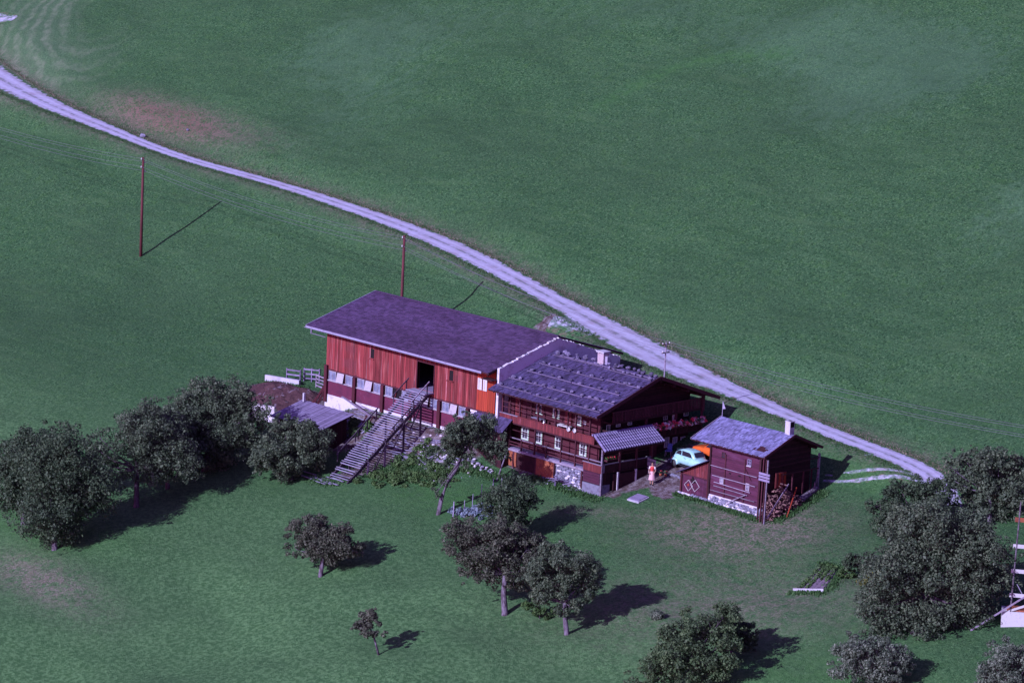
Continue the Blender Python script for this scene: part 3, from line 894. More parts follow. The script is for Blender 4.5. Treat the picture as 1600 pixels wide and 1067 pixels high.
STONES = []
for k in range(5):
    mb = MB().ball((0, 0, 0), .5, 7, 5)
    rr = random.Random(40 + k)
    fac = {}
    vs = []
    for p in mb.v:
        key = (round(p[0], 3), round(p[1], 3), round(p[2], 3))
        if key not in fac: fac[key] = rr.uniform(.72, 1.18)
        f_ = fac[key]
        vs.append((p[0] * f_, p[1] * f_, p[2] * f_ * .8))
    me = bpy.data.meshes.new("stone")
    me.from_pydata(vs, [], mb.f)
    STONES.append(me)


def stone_mesh(mt):
    k = random.randrange(5)
    key = ("stone", k, mt.name)
    if key not in _UNIT:
        me = STONES[k].copy()
        me.materials.append(mt)
        _UNIT[key] = me
    return _UNIT[key]


def stone(parent, c, s, mt=None, name="stone"):
    mt = mt or m_stone
    return piece(name, mt, parent, c, (s * rnd(.8, 1.4), s * rnd(.8, 1.25), s * rnd(.6, .95)), (rnd(-.3, .3), rnd(-.3, .3), rnd(0, 6.28)), me=stone_mesh(mt))


# ------------------------------------------------------------------ barn
BX0, BX1, BY0, BY1 = -32.0, -12.15, 1.0, 13.9
barn = thing("barn", "long red board barn with violet slate roof and open hay door", "barn", (-22, 7.4, gz(-22, 7.4)))
EZ, RZ, EY, RY = 7.17, 9.29, .07, 7.45          # eave / ridge of the roof
slope = (RZ - EZ) / (RY - EY)
roof_z = lambda y: EZ + slope * (y - EY) if y <= RY else RZ - slope * (y - RY)
# hollow shell behind the boards (the hay door looks into it)
T0 = .12
DX0, DX1, DZ0, DZ1 = -21.02, -19.08, 4.18, 6.36    # hay door
slits = [(-26.62, -26.3, 5.6, 6.38), (-17.25, -16.93, 5.5, 6.32)]
zt = roof_z(BY0) - .18
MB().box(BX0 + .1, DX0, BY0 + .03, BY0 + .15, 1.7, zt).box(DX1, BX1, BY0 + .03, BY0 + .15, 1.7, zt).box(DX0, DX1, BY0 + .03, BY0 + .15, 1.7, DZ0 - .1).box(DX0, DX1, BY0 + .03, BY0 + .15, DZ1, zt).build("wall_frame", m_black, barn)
MB().prism([(BX0, BY0, gz(BX0, BY0) - .5), (BX0, BY1, 2), (BX0, BY1, roof_z(BY1) - .2), (BX0, RY, RZ - .2), (BX0, BY0, zt)], (.1, 0, 0)).build("end_wall", m_board, barn)
MB().box(BX0 + .1, BX1, BY1 - .1, BY1, 2, roof_z(BY1) - .2).build("rear_wall", m_board, barn)
MB().box(BX0 + .1, BX1, BY0 + .16, BY1 - .1, DZ0 - .22, DZ0 - .02).build("hay_floor", m_grey, barn)
MB().box(BX0 + .02, BX1, BY0 - .05, BY0 + .25, gz(-22, 1) - .9, 1.7).build("plinth", m_white, barn)
# upper boards, one by one
x = BX0 + .02
k = 0
while x < BX1 - .15:
    wd = rnd(.17, .235)
    cuts = [(z0, z1) for (a, b_, z0, z1) in [(DX0, DX1, DZ0, DZ1)] + slits if x + wd > a + .03 and x < b_ - .03]
    segs = [(3.80 + rnd(-.03, .02), zt - .02)]
    for z0, z1 in cuts:
        new = []
        for s0, s1 in segs:
            if z0 > s0 + .05: new.append((s0, z0))
            if z1 < s1 - .05: new.append((z1, s1))
        segs = new
    mt = m_orange if x > -14.2 + rnd(-.3, .3) else m_board
    for s0, s1 in segs:
        dpt = rnd(.03, .05)
        piece("board", mt, barn, (x + wd / 2, BY0 - dpt / 2 + .028, (s0 + s1) / 2), (wd - .018, dpt, s1 - s0))
    x += wd
    k += 1
# door lining, slit sills
MB().box(DX0 - .1, DX0, BY0 - .06, BY0 + .2, DZ0, DZ1 + .1).box(DX1, DX1 + .1, BY0 - .06, BY0 + .2, DZ0, DZ1 + .1).box(DX0, DX1, BY0 - .06, BY0 + .2, DZ1, DZ1 + .1).build("door_frame", m_post, barn)
for a, b_, z0, z1 in slits:
    MB().box(a - .35, b_ + .1, BY0 - .10, BY0 - .03, z0 - .09, z0 - .02).build("sill", m_board, barn)
# white shutters at the right
for x0, x1 in ((-14.02, -13.55), (-13.42, -12.98)):
    s_ = MB().box(x0, x1, BY0 - .09, BY0 - .04, 5.42, 6.32).build("shutter", m_paint, barn)
    MB().box(x0 + .12, x0 + .2, BY0 - .10, BY0 - .092, 5.5, 6.25).build("faded_strip", m_frost, s_)
# window band, posts, dark red panels
MB().box(BX0, BX1, BY0 - .06, BY0 + .1, 3.70, 3.79).build("band_rail", m_rail, barn)
MB().box(BX0, -13.9, BY0 - .09, BY0 + .1, 2.84, 2.92).build("window_sill", m_bframe, barn)
MB().box(BX0, -13.9, BY0 + .0, BY0 + .1, 1.7, 2.84).build("panel", m_redwall, barn)
posts = [-31.85, -28.35, -24.95, -21.6, -18.25, -14.98]
for px in posts:
    piece("pilaster", m_post, barn, (px, BY0 - .10, 2.6), (.34, .22, 2.18 if px > -31 else 3.0))
for i in range(5):
    a, b_ = posts[i] + .2, posts[i + 1] - .2
    wd = (b_ - a) / 3
    for j in range(3):
        c = a + wd * (j + .5)
        if j == 1 and i != 2:
            # hopper panel tilted open into the stable wall
            M3 = Matrix.Rotation(math.radians(-12), 3, 'X') @ Matrix.Rotation(rnd(-.04, .04), 3, 'Y')
            piece("hopper_panel", m_frost, barn, (c, BY0 - .14, 3.31), (wd * .80, .03, .78), M3=M3)
            MB().box(c - wd * .46, c + wd * .46, BY0 + .0, BY0 + .02, 2.92, 3.70).build("vent_opening", m_post, barn)
        elif j == 1:
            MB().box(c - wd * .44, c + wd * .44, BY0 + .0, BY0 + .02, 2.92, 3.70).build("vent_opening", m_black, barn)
            piece("window_prop", m_parapet, barn, (c - .1, BY0 - .06, 3.3), (.06, .06, .75), (0, .35, 0))
        else:
            window(barn, (c, BY0 - .005, 3.31), wd * .86, .77, (0, -1, 0), 2, 1, m_bframe, None, m_glassb, .05)
# white-washed door end and last windows by the fire wall
MB().box(-14.72, -13.98, BY0 - .08, BY0 + .02, 2.2, 3.69).build("whitewashed_panel", m_white, barn)
window(barn, (-13.3, BY0 - .005, 3.25), 1.2, .8, (0, -1, 0), 3, 1, m_rail, None, m_glassb, .05)
MB().box(-13.9, BX1, BY0, BY0 + .1, 1.7, 2.84).build("panel", m_redwall, barn)

# roof: deck, slate courses on both slopes, barge boards, gutter, rafter tails
RX0, RX1 = -33.55, -11.95
deck = MB().prism([(RX0, EY, EZ - .16), (RX0, RY, RZ - .16), (RX0, 2 * RY - EY, EZ - .16), (RX0, 2 * RY - EY, EZ - .03), (RX0, RY, RZ - .03), (RX0, EY, EZ - .03)], (RX1 - RX0, 0, 0)).build("roof", m_dark, barn)
shingles(deck, "slates", m_slate, (RX0 + .02, EY - .04, EZ - .04), (RX1, EY - .04, EZ - .04), (0, RY - EY + .04, RZ - EZ), 34, .42, .036, .012, 1.25)
shingles(deck, "slates", m_slate, (RX1, 2 * RY - EY, EZ - .04), (RX0 + .02, 2 * RY - EY, EZ - .04), (0, -(RY - EY), RZ - EZ), 34, .42, .036, .012, 1.25)
MB().bar((RX0 + .02, RY, RZ + .02), (RX1, RY, RZ + .02), .22, .05).build("ridge_cap", m_slate, deck)
for s_ in (0, 1):
    ya, yb = (EY - .02, RY) if s_ == 0 else (2 * RY - EY, RY)
    MB().bar((RX0 - .02, ya, EZ - .03), (RX0 - .02, yb, RZ - .03), .06, .17, (0, 0, 1)).build("barge_board", m_metal, deck)
# gutter: half-round trough with brackets
m = MB()
gpts = [(math.cos(a), math.sin(a)) for a in np.linspace(math.pi, 2 * math.pi, 7)]
for xa, xb in ((RX0 - .05, RX1 + .2 - 1.0),):
    for i in range(6):
        p, q = gpts[i], gpts[i + 1]
        m.add([(xa, EY - .13 + .1 * p[0], EZ - .09 + .1 * p[1]), (xb, EY - .13 + .1 * p[0], EZ - .09 + .1 * p[1]), (xb, EY - .13 + .1 * q[0], EZ - .09 + .1 * q[1]), (xa, EY - .13 + .1 * q[0], EZ - .09 + .1 * q[1])], [(0, 1, 2, 3)])
    m.box(xa, xb, EY - .06, EY - .03, EZ - .17, EZ - .02)
m.build("gutter", m_metal, barn)
MB().bar((RX0 + .75, EY - .1, EZ - .15), (RX0 + .75, EY - .1, EZ - .55), .08, .08).bar((RX0 + .75, EY - .1, EZ - .52), (BX0 - .1, BY0 - .1, 6.35), .05, .05).build("downpipe", m_metal, barn)
for i in range(16):
    xr = RX0 + .5 + i * (RX1 - RX0 - .8) / 15
    plank("rafter_tail", m_dark, barn, (xr, EY + .12, EZ - .24), (xr, BY0 + .1, roof_z(BY0 + .1) - .26), .12, .15)
MB().box(-13.0, RX1 + .15, BY0 - .75, BY0 - .1, 6.5, 6.56).build("eave_soffit", m_dark, barn)

# fire wall between barn and farmhouse: whitewashed gable standing proud of the lower roof
FX0, FX1 = -11.86, -11.62
prof = [(.88, gz(-12, .9) - .6), (.88, 7.46)]
yy = .88
while yy < 14.0:
    yy += rnd(.25, .5)
    zz = 7.46 + (9.22 - 7.46) * min(1, (yy - .88) / (7.05 - .88)) if yy <= 7.05 else 9.22 - (yy - 7.05) * .318
    prof.append((yy, zz + rnd(-.06, .05)))
    prof.append((yy + .02, zz + rnd(-.02, .08)))
prof.append((prof[-1][0], 2.5))
MB().prism([(FX0, p[0], p[1]) for p in prof], (FX1 - FX0, 0, 0)).build("fire_wall", m_white, barn, label="whitewashed fire wall with a ragged top edge")
for i in range(34):
    yy = rnd(.95, 13.6)
    zz = 7.46 + (9.22 - 7.46) * min(1, (yy - .88) / (7.05 - .88)) if yy <= 7.05 else 9.22 - (yy - 7.05) * .318
    stone(barn, (rnd(FX0 + .12, FX1 - .1), yy, zz - .01), .14, m_stone)
# timber props against the left corner and the plank on trestles
g0 = gz(-33, .2)
for dx, dz in ((-1.6, 1.9), (-1.1, 2.2), (-.6, 1.7)):
    plank("corner_prop", m_post, barn, (BX0 + dx, BY0 - .9, g0), (BX0 + .05, BY0 - .14, dz + .2), .16, .16)

# ------------------------------------------------------------------ plank stair up to the hay door
SX0, SX1 = -21.25, -19.15
top, bot = Vector((0, BY0 - .75, DZ0 - .1)), Vector((0, -7.6, gz(-20.2, -7.6) + .1))
stair = thing("plank_stair", "long grey plank stair climbing from the grass to the barn's hay door", "stair", (-20.2, -7.6, gz(-20.2, -7.6)))
run = bot - top
for sx in (SX0, SX1):
    MB().bar((sx, top.y + .35, top.z - .02), (sx, bot.y, bot.z - .12), .10, .24).build("stringer", m_stairrail, stair)
nt_ = 44
for i in range(nt_):
    t = (i + .5) / nt_
    p = top + run * t
    closed = .24 < t < .52
    dep = .235 if closed else rnd(.12, .155)
    if not closed and random.random() < .04: continue
    ex = rnd(-.06, .06)
    piece("tread", m_tread, stair, ((SX0 + SX1) / 2 + ex, p.y, p.z + .12), (SX1 - SX0 + rnd(.0, .22), dep, .05), (rnd(-.03, .03) - (.3 if closed else .1), rnd(-.012, .012), rnd(-.03, .03)))
MB().box(SX0 - .05, SX1 + .15, BY0 - .95, BY0 + .3, DZ0 - .10, DZ0 - .03).build("landing", m_tread, stair)
# supports
for t in (.06, .28, .52, .74):
    p = top + run * t
    for sx in (SX0, SX1):
        g = gz(sx, p.y)
        if p.z - g > .5:
            post(stair, sx + (.02 if sx == SX1 else -.02), p.y, g - .1, p.z - .15, .12, m_railgrey if (t > .5 and sx == SX1) else m_stairrail)
    if t < .7:
        g = gz(SX1, p.y - 1.1)
        plank("brace", m_stairrail, stair, (SX1 + .08, p.y - 1.1, max(g, p.z - 2.2)), (SX1 + .08, p.y, p.z - .25), .08, .08)
        plank("cross_beam", m_stairrail, stair, (SX0 - .1, p.y + .08, p.z - .2), (SX1 + .1, p.y + .08, p.z - .2), .12, .14)
# hand rails
def rail_run(sx, t0, t1, h=.85, n=3, side=0):
    a, b_ = top + run * t0, top + run * t1
    plank("handrail", m_railgrey if side else m_stairrail, stair, (sx, a.y, a.z + h), (sx, b_.y, b_.z + h), .06, .08)
    for i in range(n):
        q = a + (b_ - a) * ((i + .15) / (n - .7))
        plank("baluster", m_stairrail, stair, (sx, q.y, q.z), (sx, q.y, q.z + h), .07, .07, (0, 1, 0))
rail_run(SX0 - .12, -.02, .20, .8, 2)
rail_run(SX0 - .55, .33, .60, .75, 3, 0)
rail_run(SX0 - .55, .60, .86, .72, 3, 0)
rail_run(SX1 + .10, -.03, .20, .85, 2, 1)
rail_run(SX1 + .10, .20, .45, .45, 2, 0)

# ------------------------------------------------------------------ farmhouse
house = thing("farmhouse", "old dark log farmhouse with stone-weighted shingle roof and balconies", "farmhouse", (-6.5, 6.7, gz(-6.5, 6.7)))
HEZ, HRZ, HEY, HRY = 6.0, 8.29, 0.0, 6.68
HX0, HX1 = -11.84, 0.0                 # roof
WX0, WX1, WY0, WY1 = -11.62, -1.6, 2.0, 11.7   # walls
hs = (HRZ - HEZ) / (HRY - HEY)
hz = lambda y: HEZ + hs * (y - HEY) if y <= HRY else HRZ - hs * (y - HRY)
FL1, FL2 = 1.52, 3.50
# walls: solid core, logs in front
MB().prism([(WX0, WY0 + .1, 1.4), (WX0, WY1, 1.4), (WX0, WY1, hz(WY1) - .2), (WX0, HRY, HRZ - .2), (WX0, WY0 + .1, hz(WY0) - .2)], (WX1 - WX0 - .08, 0, 0)).build("wall_core", m_dark, house)
z = FL1
while z < 6.38:
    h_ = rnd(.17, .215)
    d_ = rnd(.112, .126)
    piece("log", m_log, house, ((WX0 + WX1) / 2, WY0 + .1 - d_ / 2, z + h_ / 2), (WX1 - WX0, d_, h_ - .004))
    z += h_
z = 1.0
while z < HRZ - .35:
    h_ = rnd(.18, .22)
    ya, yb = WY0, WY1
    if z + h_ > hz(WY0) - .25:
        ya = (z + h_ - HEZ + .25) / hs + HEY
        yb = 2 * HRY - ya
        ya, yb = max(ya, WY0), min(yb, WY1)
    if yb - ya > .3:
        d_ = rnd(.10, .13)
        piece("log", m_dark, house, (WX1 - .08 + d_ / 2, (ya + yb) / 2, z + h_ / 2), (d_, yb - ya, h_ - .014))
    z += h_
# cellar: stone wall with plaster patches
MB().box(WX0, WX1 - .05, WY0 - .15, WY1, gz(-6, 1.8) - .8, 1.44).build("cellar_wall", m_white, house)
MB().box(-5.5, -2.4, 1.26, 1.84, -.5, 1.40).build("rubble_core", m_stone, house)
MB().box(-7.35, -5.45, 1.08, 1.84, -.25, 1.40).build("plaster_patch", m_brick, house, label="orange plastered cellar front")
MB().box(-7.2, -6.55, 1.05, 1.078, .75, 1.38).build("plaster_patch", m_brick, house)
MB().box(-11.4, -7.4, 1.2, 1.84, -.3, 1.4).build("cellar_store", m_dark, house)
MB().box(-10.9, -9.6, 1.12, 1.196, .1, 1.35).build("plaster_patch", m_brick, house)
# stones of the cellar front, one by one
for row in range(8):
    x = -5.4 + (row % 2) * .12
    while x < -2.5:
        s_ = rnd(.2, .36)
        z0 = -.12 + row * .195
        if random.random() < .93:
            stone(house, (x + s_ / 2, 1.30 + rnd(-.04, .04) - (1.4 - z0) * .06, z0 + .08), s_ * 1.1, m_white if random.random() < .25 else m_stone)
        x += s_ * .9
for i in range(60):    # fallen rubble at the foot
    x = rnd(-6.6, -2.2)
    y = rnd(.2, 1.15)
    stone(house, (x, y, gz(x, y) + .0), rnd(.12, .30), m_stone if random.random() < .8 else m_white)
for i in range(12):
    x, y = rnd(-5.4, -3.4), rnd(.4, 1.1)
    piece("fallen_plank", m_grey, house, (x, y, gz(x, y) + rnd(.15, .45)), (rnd(.7, 1.5), .14, .03), (rnd(-.4, .4), rnd(-.4, .4), rnd(-1, 1)))

m_batten = mat("roof batten", (.13, .105, .19), .9, [((2, 6, 6), .45, .7, (.09, .07, .13))], orand=.25)
# roof: deck, shingles, battens, stones, barge boards, chimney
deck = MB().prism([(HX0, HEY, HEZ - .18), (HX0, HRY, HRZ - .18), (HX0, 2 * HRY - HEY, HEZ - .18), (HX0, 2 * HRY - HEY, HEZ - .05), (HX0, HRY, HRZ - .05), (HX0, HEY, HEZ - .05)], (HX1 - HX0, 0, 0)).build("roof", m_dark, house)
shingles(deck, "shingles", m_shingle, (HX0, HEY - .05, HEZ - .06), (HX1, HEY - .05, HEZ - .06), (0, HRY - HEY + .05, HRZ - HEZ), 22, .17, .026, .05, 1.5)
shingles(deck, "shingles", m_shingle, (HX1, 2 * HRY - HEY, HEZ - .06), (HX0, 2 * HRY - HEY, HEZ - .06), (0, -(HRY - HEY), HRZ - HEZ), 22, .17, .026, .05, 1.5)
for fy in (.09, .29, .49, .69, .9):
    y = HEY + (HRY - HEY) * fy
    x = HX0 + .3 + (.5 if fy > .3 else 0)
    while x < HX1 - .4:
        L = rnd(3.2, 5.6)
        x2 = min(x + L, HX1 - .25)
        if x2 - x > 1.2:
            o_ = rnd(-.12, .12)
            plank("batten", m_batten, deck, (x, y + o_, hz(y + o_) + .06), (x2, y + o_ + rnd(-.15, .15), hz(y + o_) + .06), .085, .07)
            n_ = int((x2 - x) / rnd(.6, .95))
            for i in range(n_):
                sx = x + (i + rnd(.2, .8)) / n_ * (x2 - x)
                sy = y + o_ + rnd(.08, .2)
                stone(deck, (sx, sy, hz(sy) + .11), rnd(.22, .40), m_rstone)
        x = x2 + rnd(-.4, .3)
for i in range(26):      # the crown of stones along the ridge
    sx = HX0 + 1.0 + i * .415 + rnd(-.1, .1)
    if -6.8 < sx < -5.7: continue
    sy = HRY + rnd(-.45, .25)
    stone(deck, (sx, sy, hz(sy) + .12), rnd(.28, .50), m_rstone)
plank("batten", m_batten, deck, (HX0 + 1.2, HRY - .5, hz(HRY - .5) + .06), (HX1 - .2, HRY - .5, hz(HRY - .5) + .06), .08, .07)
for ya, yb in ((HEY - .05, HRY), (2 * HRY - HEY + .05, HRY)):
    MB().bar((HX1 - .02, ya, HEZ - .08), (HX1 - .02, yb, HRZ - .05), .06, .26).build("barge_board", m_rail, deck)
for i in range(7):
    yr = WY0 + .2 + i * (WY1 - WY0 - .4) / 6
    plank("purlin", m_dark, house, (WX1 - .3, yr, hz(yr) - .30), (HX1 - .12, yr, hz(yr) - .30), .2, .2)
for i in range(13):
    xr = HX0 + .45 + i * (HX1 - HX0 - .7) / 12
    plank("rafter_tail", m_dark, house, (xr, HEY + .1, HEZ - .22), (xr, WY0 + .1, hz(WY0 + .1) - .24), .11, .13)
ch = MB().box(-6.62, -5.98, 6.45, 7.05, 7.6, 9.02).build("chimney", m_chim, house)
MB().box(-6.72, -5.88, 6.35, 7.15, 9.10, 9.20).build("cap", m_conc, ch)
for dx in (-6.55, -6.05):
    for dy in (6.5, 7.0):
        MB().box(dx - .06, dx + .06, dy - .06, dy + .06, 9.02, 9.10).build("cap_foot", m_conc, ch)
MB().box(-5.95, -5.7, 6.6, 6.9, 7.6, 8.85).build("flue", m_metal, ch)

# windows on the long front: upper row and lower row
for x_, z_, w_, h_ in ((-8.18, 4.85, .62, .66), (-6.32, 4.86, .56, .62), (-3.93, 4.75, .5, .6), (-3.22, 4.72, .3, .34)):
    window(house, (x_, WY0 - .015, z_), w_, h_, (0, -1, 0), 2, 2, m_paint, m_green if w_ > .4 else None, m_glass)
for x_ in (-8.62, -7.74):   # open shutters of the first upper window
    MB().box(x_ - .16, x_ + .16, WY0 - .08, WY0 - .04, 4.5, 5.2).build("shutter", m_log, house)
for x_, w_ in ((-9.59, .62), (-8.11, .62), (-5.9, .64), (-3.27, .58)):
    window(house, (x_, WY0 - .015, 2.66), w_, .88, (0, -1, 0), 2, 3, m_paint, m_green, m_glass)
for x_, z0, z1, mt in ((-5.0, FL2 + .05, 5.25, m_parapet), (-10.4, FL2 + .05, 5.5, m_parapet), (-9.2, FL2 + .05, 5.45, m_log)):
    d_ = MB().box(x_ - .36, x_ + .36, WY0 - .07, WY0 - .02, z0, z1).build("door", mt, house)
    for k in range(4):
        MB().box(x_ - .34 + k * .175, x_ - .18 + k * .175, WY0 - .085, WY0 - .072, z0 + .04, z1 - .04).build("board", mt, d_)
    MB().box(x_ + .27, x_ + .30, WY0 - .13, WY0 - .086, (z0 + z1) / 2, (z0 + z1) / 2 + .12).build("handle", m_metal, d_)

# upper balcony on the long front: floor, board parapet, posts to the eave, laundry rails
BYo = 1.15
MB().box(-12.6, -.45, BYo, WY0 - .05, FL2 - .12, FL2 - .02).build("balcony_floor", m_rail, house)
x = -12.7
while x < -1.3:
    wd = rnd(.15, .21)
    piece("parapet_board", m_parapet, house, (x + wd / 2, BYo - .03, 3.77), (wd - .012, rnd(.03, .045), .54 + rnd(0, .02)))
    x += wd
plank("parapet_cap", m_railgrey, house, (-12.85, BYo - .03, 4.07), (-9.6, BYo - .03, 4.07), .14, .06)
plank("parapet_cap", m_parapet, house, (-9.6, BYo - .03, 4.07), (-1.3, BYo - .03, 4.07), .14, .06)
for x_ in (-11.4, -9.5, -7.5, -5.6, -3.4, -1.9):
    post(house, x_, BYo + .06, FL2, HEZ + .1, .12, m_rail)
for z_ in (4.55, 4.95):
    plank("balcony_rail", m_rail, house, (-11.4, BYo + .06, z_), (-1.9, BYo + .06, z_), .05, .07)
for x_ in (-10.9, -8.6, -4.6):
    post(house, x_, BYo + .4, FL2, HEZ + .15, .09, m_rail)

# lower veranda: deck, bearer, rails, posts down to the cellar foot
MB().box(-10.6, -.4, BYo - .02, WY0 - .05, FL1 - .10, FL1).build("veranda_deck", m_grey, house)
plank("bearer", m_railgrey, house, (-10.6, BYo - .08, FL1 - .14), (-.4, BYo - .08, FL1 - .14), .10, .16)
for z_, mt in ((1.78, m_rail), (2.0, m_rail), (2.33, m_railgrey)):
    plank("veranda_rail", mt, house, (-10.6, BYo - .05, z_), (-.35, BYo - .05, z_), .05, .08)
for x_ in (-10.4, -9.05, -7.6, -6.35, -4.75, -3.2, -1.75):
    post(house, x_, BYo - .05, FL1 - .1, 3.42 if x_ not in (-9.05, -6.35) else 2.36, .11, m_rail)
for x_ in (-9.9, -7.42, -5.44, -2.45):
    post(house, x_, BYo + .02, gz(x_, 1.1) - .2, FL1 - .12, .16, m_rail)
plank("clothes_bar", m_rail, house, (-10.5, BYo - .02, 2.95), (-1.75, BYo - .02, 2.93), .05, .05)

# gallery on the gable: corner room, tile roof, parapet with boards, posts, stable doors
GX = -.42
_before = set(house.children)
MB().box(WX1, GX - .1, 1.2, 6.5, FL1 - .10, FL1).build("gallery_floor", m_rail, house)
y = 1.15
while y < 6.5:
    wd = rnd(.13, .18)
    piece("gallery_board", m_dark if y > 1.4 else m_railgrey, house, (GX, y + wd / 2, 1.80), (.035, wd - .012, .58))
    y += wd
plank("gallery_cap", m_railgrey, house, (GX, 1.1, 2.13), (GX, 6.5, 2.13), .12, .06)
x = -2.3
while x < GX:
    wd = rnd(.14, .2)
    piece("gallery_board", m_parapet, house, (x + wd / 2, 1.06, 1.78), (wd - .012, .035, .6))
    x += wd
plank("gallery_cap", m_railgrey, house, (-2.35, 1.06, 2.11), (GX + .05, 1.06, 2.11), .12, .06)
for y_ in (1.12, 3.0, 4.8, 6.45):
    g = gz(GX, y_)
    post(house, GX + .02, y_, g - .8, 3.5, .13, m_railgrey if y_ < 2 else m_rail)
for y_, z1 in ((2.75, 1.42), (4.7, 1.42)):
    plank("whitewashed_post", m_white, house, (GX + .12, y_, gz(GX, y_) - .6), (GX + .12, y_, z1), .14, .14, (0, 1, 0))
plank("gallery_rail", m_rail, house, (GX, 1.2, 2.75), (GX, 6.4, 2.75), .05, .06)
# corner room under the gallery: stone base and boards
MB().box(-2.38, GX - .12, 1.12, 6.5, -1.4, .50).build("base_wall", m_stone, house)
z = .56
while z < 1.44:
    piece("log", m_log2, house, ((-2.35 + GX - .16) / 2, 1.17, z + .1), (2.35 + GX - .16, .1, .19))
    z += .205
MB().box(-2.3, GX - .2, 1.24, 6.45, .5, 1.42).build("room_core", m_dark, house)
for y0, y1 in ((1.25, 2.1), (3.7, 4.6)):
    y = y0
    while y < y1:
        wd = .17
        piece("stable_board", m_dark, house, (GX - .15, y + wd / 2, .4), (.03, wd - .012, 2.0))
        y += wd
for y0, y1 in ((2.2, 3.6), (4.95, 6.0)):
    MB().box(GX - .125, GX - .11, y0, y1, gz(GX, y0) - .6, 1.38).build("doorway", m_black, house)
dg = gz(GX + .8, 5.6) + .03 - .135
dl = MB().prism([(GX + .02, 6.02, dg), (GX + .80, 6.10, dg), (GX + .80, 6.10, dg + 1.12), (GX + .02, 6.02, dg + 1.2)], (0, .05, 0)).build("stable_door", m_frost, house, label="pale stable door standing open")
for z_ in (.25, .9):
    MB().prism([(GX + .06, 5.995, dg + z_), (GX + .77, 6.07, dg + z_), (GX + .77, 6.07, dg + z_ + .1), (GX + .06, 5.995, dg + z_ + .1)], (0, .025, 0)).build("ledge", m_railgrey, dl)
# gallery tile roof
pr_ = MB().prism([(-.60, .21, 4.38), (-.60, 6.51, 4.38), (.52, 6.85, 3.33), (.52, .35, 3.33)], (0, 0, .06)).build("gallery_roof", m_dark, house)
nc = 25
for i in range(nc):
    t0, t1 = i / nc, (i + 1) / nc
    m = MB()
    ya, yb = .21 + 6.3 * t0, .21 + 6.3 * t1
    yc, yd = .35 + 6.5 * t0, .35 + 6.5 * t1
    for j in range(6):
        s0, s1 = j / 6, (j + 1.12) / 6
        q = lambda s, t: Vector((-.60 + 1.12 * s, (ya + (yb - ya) * t) * (1 - s) + (yc + (yd - yc) * t) * s, 4.46 - 1.05 * s))
        lift = Vector((.06, 0, .10))
        a_ = [q(s0, .10) + lift * .1, q(s0, .30) + lift * 1.3, q(s0, .55) + lift * 1.3, q(s0, .74) + lift * .1]
        b_ = [q(s1, .10) + lift * .3, q(s1, .30) + lift * 1.7, q(s1, .55) + lift * 1.7, q(s1, .74) + lift * .3]
        m.add(a_ + b_, [(0, 1, 5, 4), (1, 2, 6, 5), (2, 3, 7, 6), (4, 5, 6, 7)])
    m.build("tile_row", m_tile, pr_)
MB().tube([(-.62, .16, 4.52), (-.62, 6.56, 4.50)], .08, 7).build("ridge_tile", m_tile, pr_)
plank("eave_beam", m_rail, house, (.42, .45, 3.30), (.42, 6.7, 3.30), .1, .1)

for o_ in set(house.children) - _before:      # the gallery stands clear of the main roof's eave
    o_.location = Vector(o_.location) + Vector((.5, -.48, .135))
for y_ in (.3, 2.2, 4.1, 5.9):
    plank("gallery_rafter", m_dark, house, (WX1 - .1, max(y_, 2.1) if y_ < 2 else y_, 4.42), (.0, y_, 4.42), .12, .14)
plank("gallery_ridge_beam", m_dark, house, (-.05, -.1, 4.45), (-.05, 6.0, 4.45), .1, .12)
MB().box(WX1, .2, 2.0, 5.7, FL1 + .05, FL1 + .12).build("gallery_joists", m_dark, house)
MB().box(WX1, .2, 2.0, 5.7, -.8, 1.40).build("stable_core", m_dark, house)
# gable: boards of the top triangle, upper balcony with turned slats, flower balcony
GBX = -.6
MB().box(WX1 - .02, GBX, 2.2, 12.1, 5.02, 5.12).build("gable_balcony_floor", m_dark, house)
y = 2.3
while y < 12.05:
    piece("slat", m_rail, house, (GBX, y, 5.55), (.03, .10, .78))
    y += .165
plank("gable_balcony_cap", m_rail, house, (GBX, 2.2, 5.97), (GBX, 12.15, 5.97), .10, .07)
plank("gable_balcony_foot", m_dark, house, (GBX, 2.2, 5.12), (GBX, 12.15, 5.12), .10, .12)
MB().box(WX1 - .02, GBX, 6.0, 12.2, 3.42, 3.52).build("flower_balcony_floor", m_dark, house)
y = 6.1
while y < 12.1:
    piece("slat", m_dark, house, (GBX, y, 3.85), (.03, .14, .66))
    y += .17
plank("flower_balcony_cap", m_rail, house, (GBX, 6.0, 4.2), (GBX, 12.2, 4.2), .10, .07)
for y_ in (5.95, 9.2, 12.1):
    post(house, GBX - .02, y_, 3.45, 5.05 if y_ < 12 else 6.35, .15, m_rail)
post(house, GBX + .0, 12.15, 4.95, 6.35, .2, m_rail, "corner_post")
for y_, z_, w_, h_ in ((3.84, 4.78, .45, .55), (5.09, 4.77, .45, .55), (2.76, 4.56, .4, .5), (11.3, 4.75, .5, .6), (9.0, 4.7, .45, .6), (9.3, 2.62, .5, .8), (10.2, 2.52, .5, .8), (11.1, 2.45, .5, .8)):
    window(house, (WX1 + .05, y_, z_), w_, h_, (1, 0, 0), 2, 2, m_paint, None, m_glassb if z_ < 3 or y_ < 6 else m_glass)
# arched door on the upper gallery corner
ar = [(WX1 + .06, 2.05 + .42 * (1 - math.cos(a)) * 1.0, 4.55 + .32 * math.sin(a)) for a in np.linspace(0, math.pi, 9)]
MB().prism([(WX1 + .06, 2.05, FL2)] + ar + [(WX1 + .06, 2.89, FL2)], (.03, 0, 0)).build("arched_door", m_black, house)
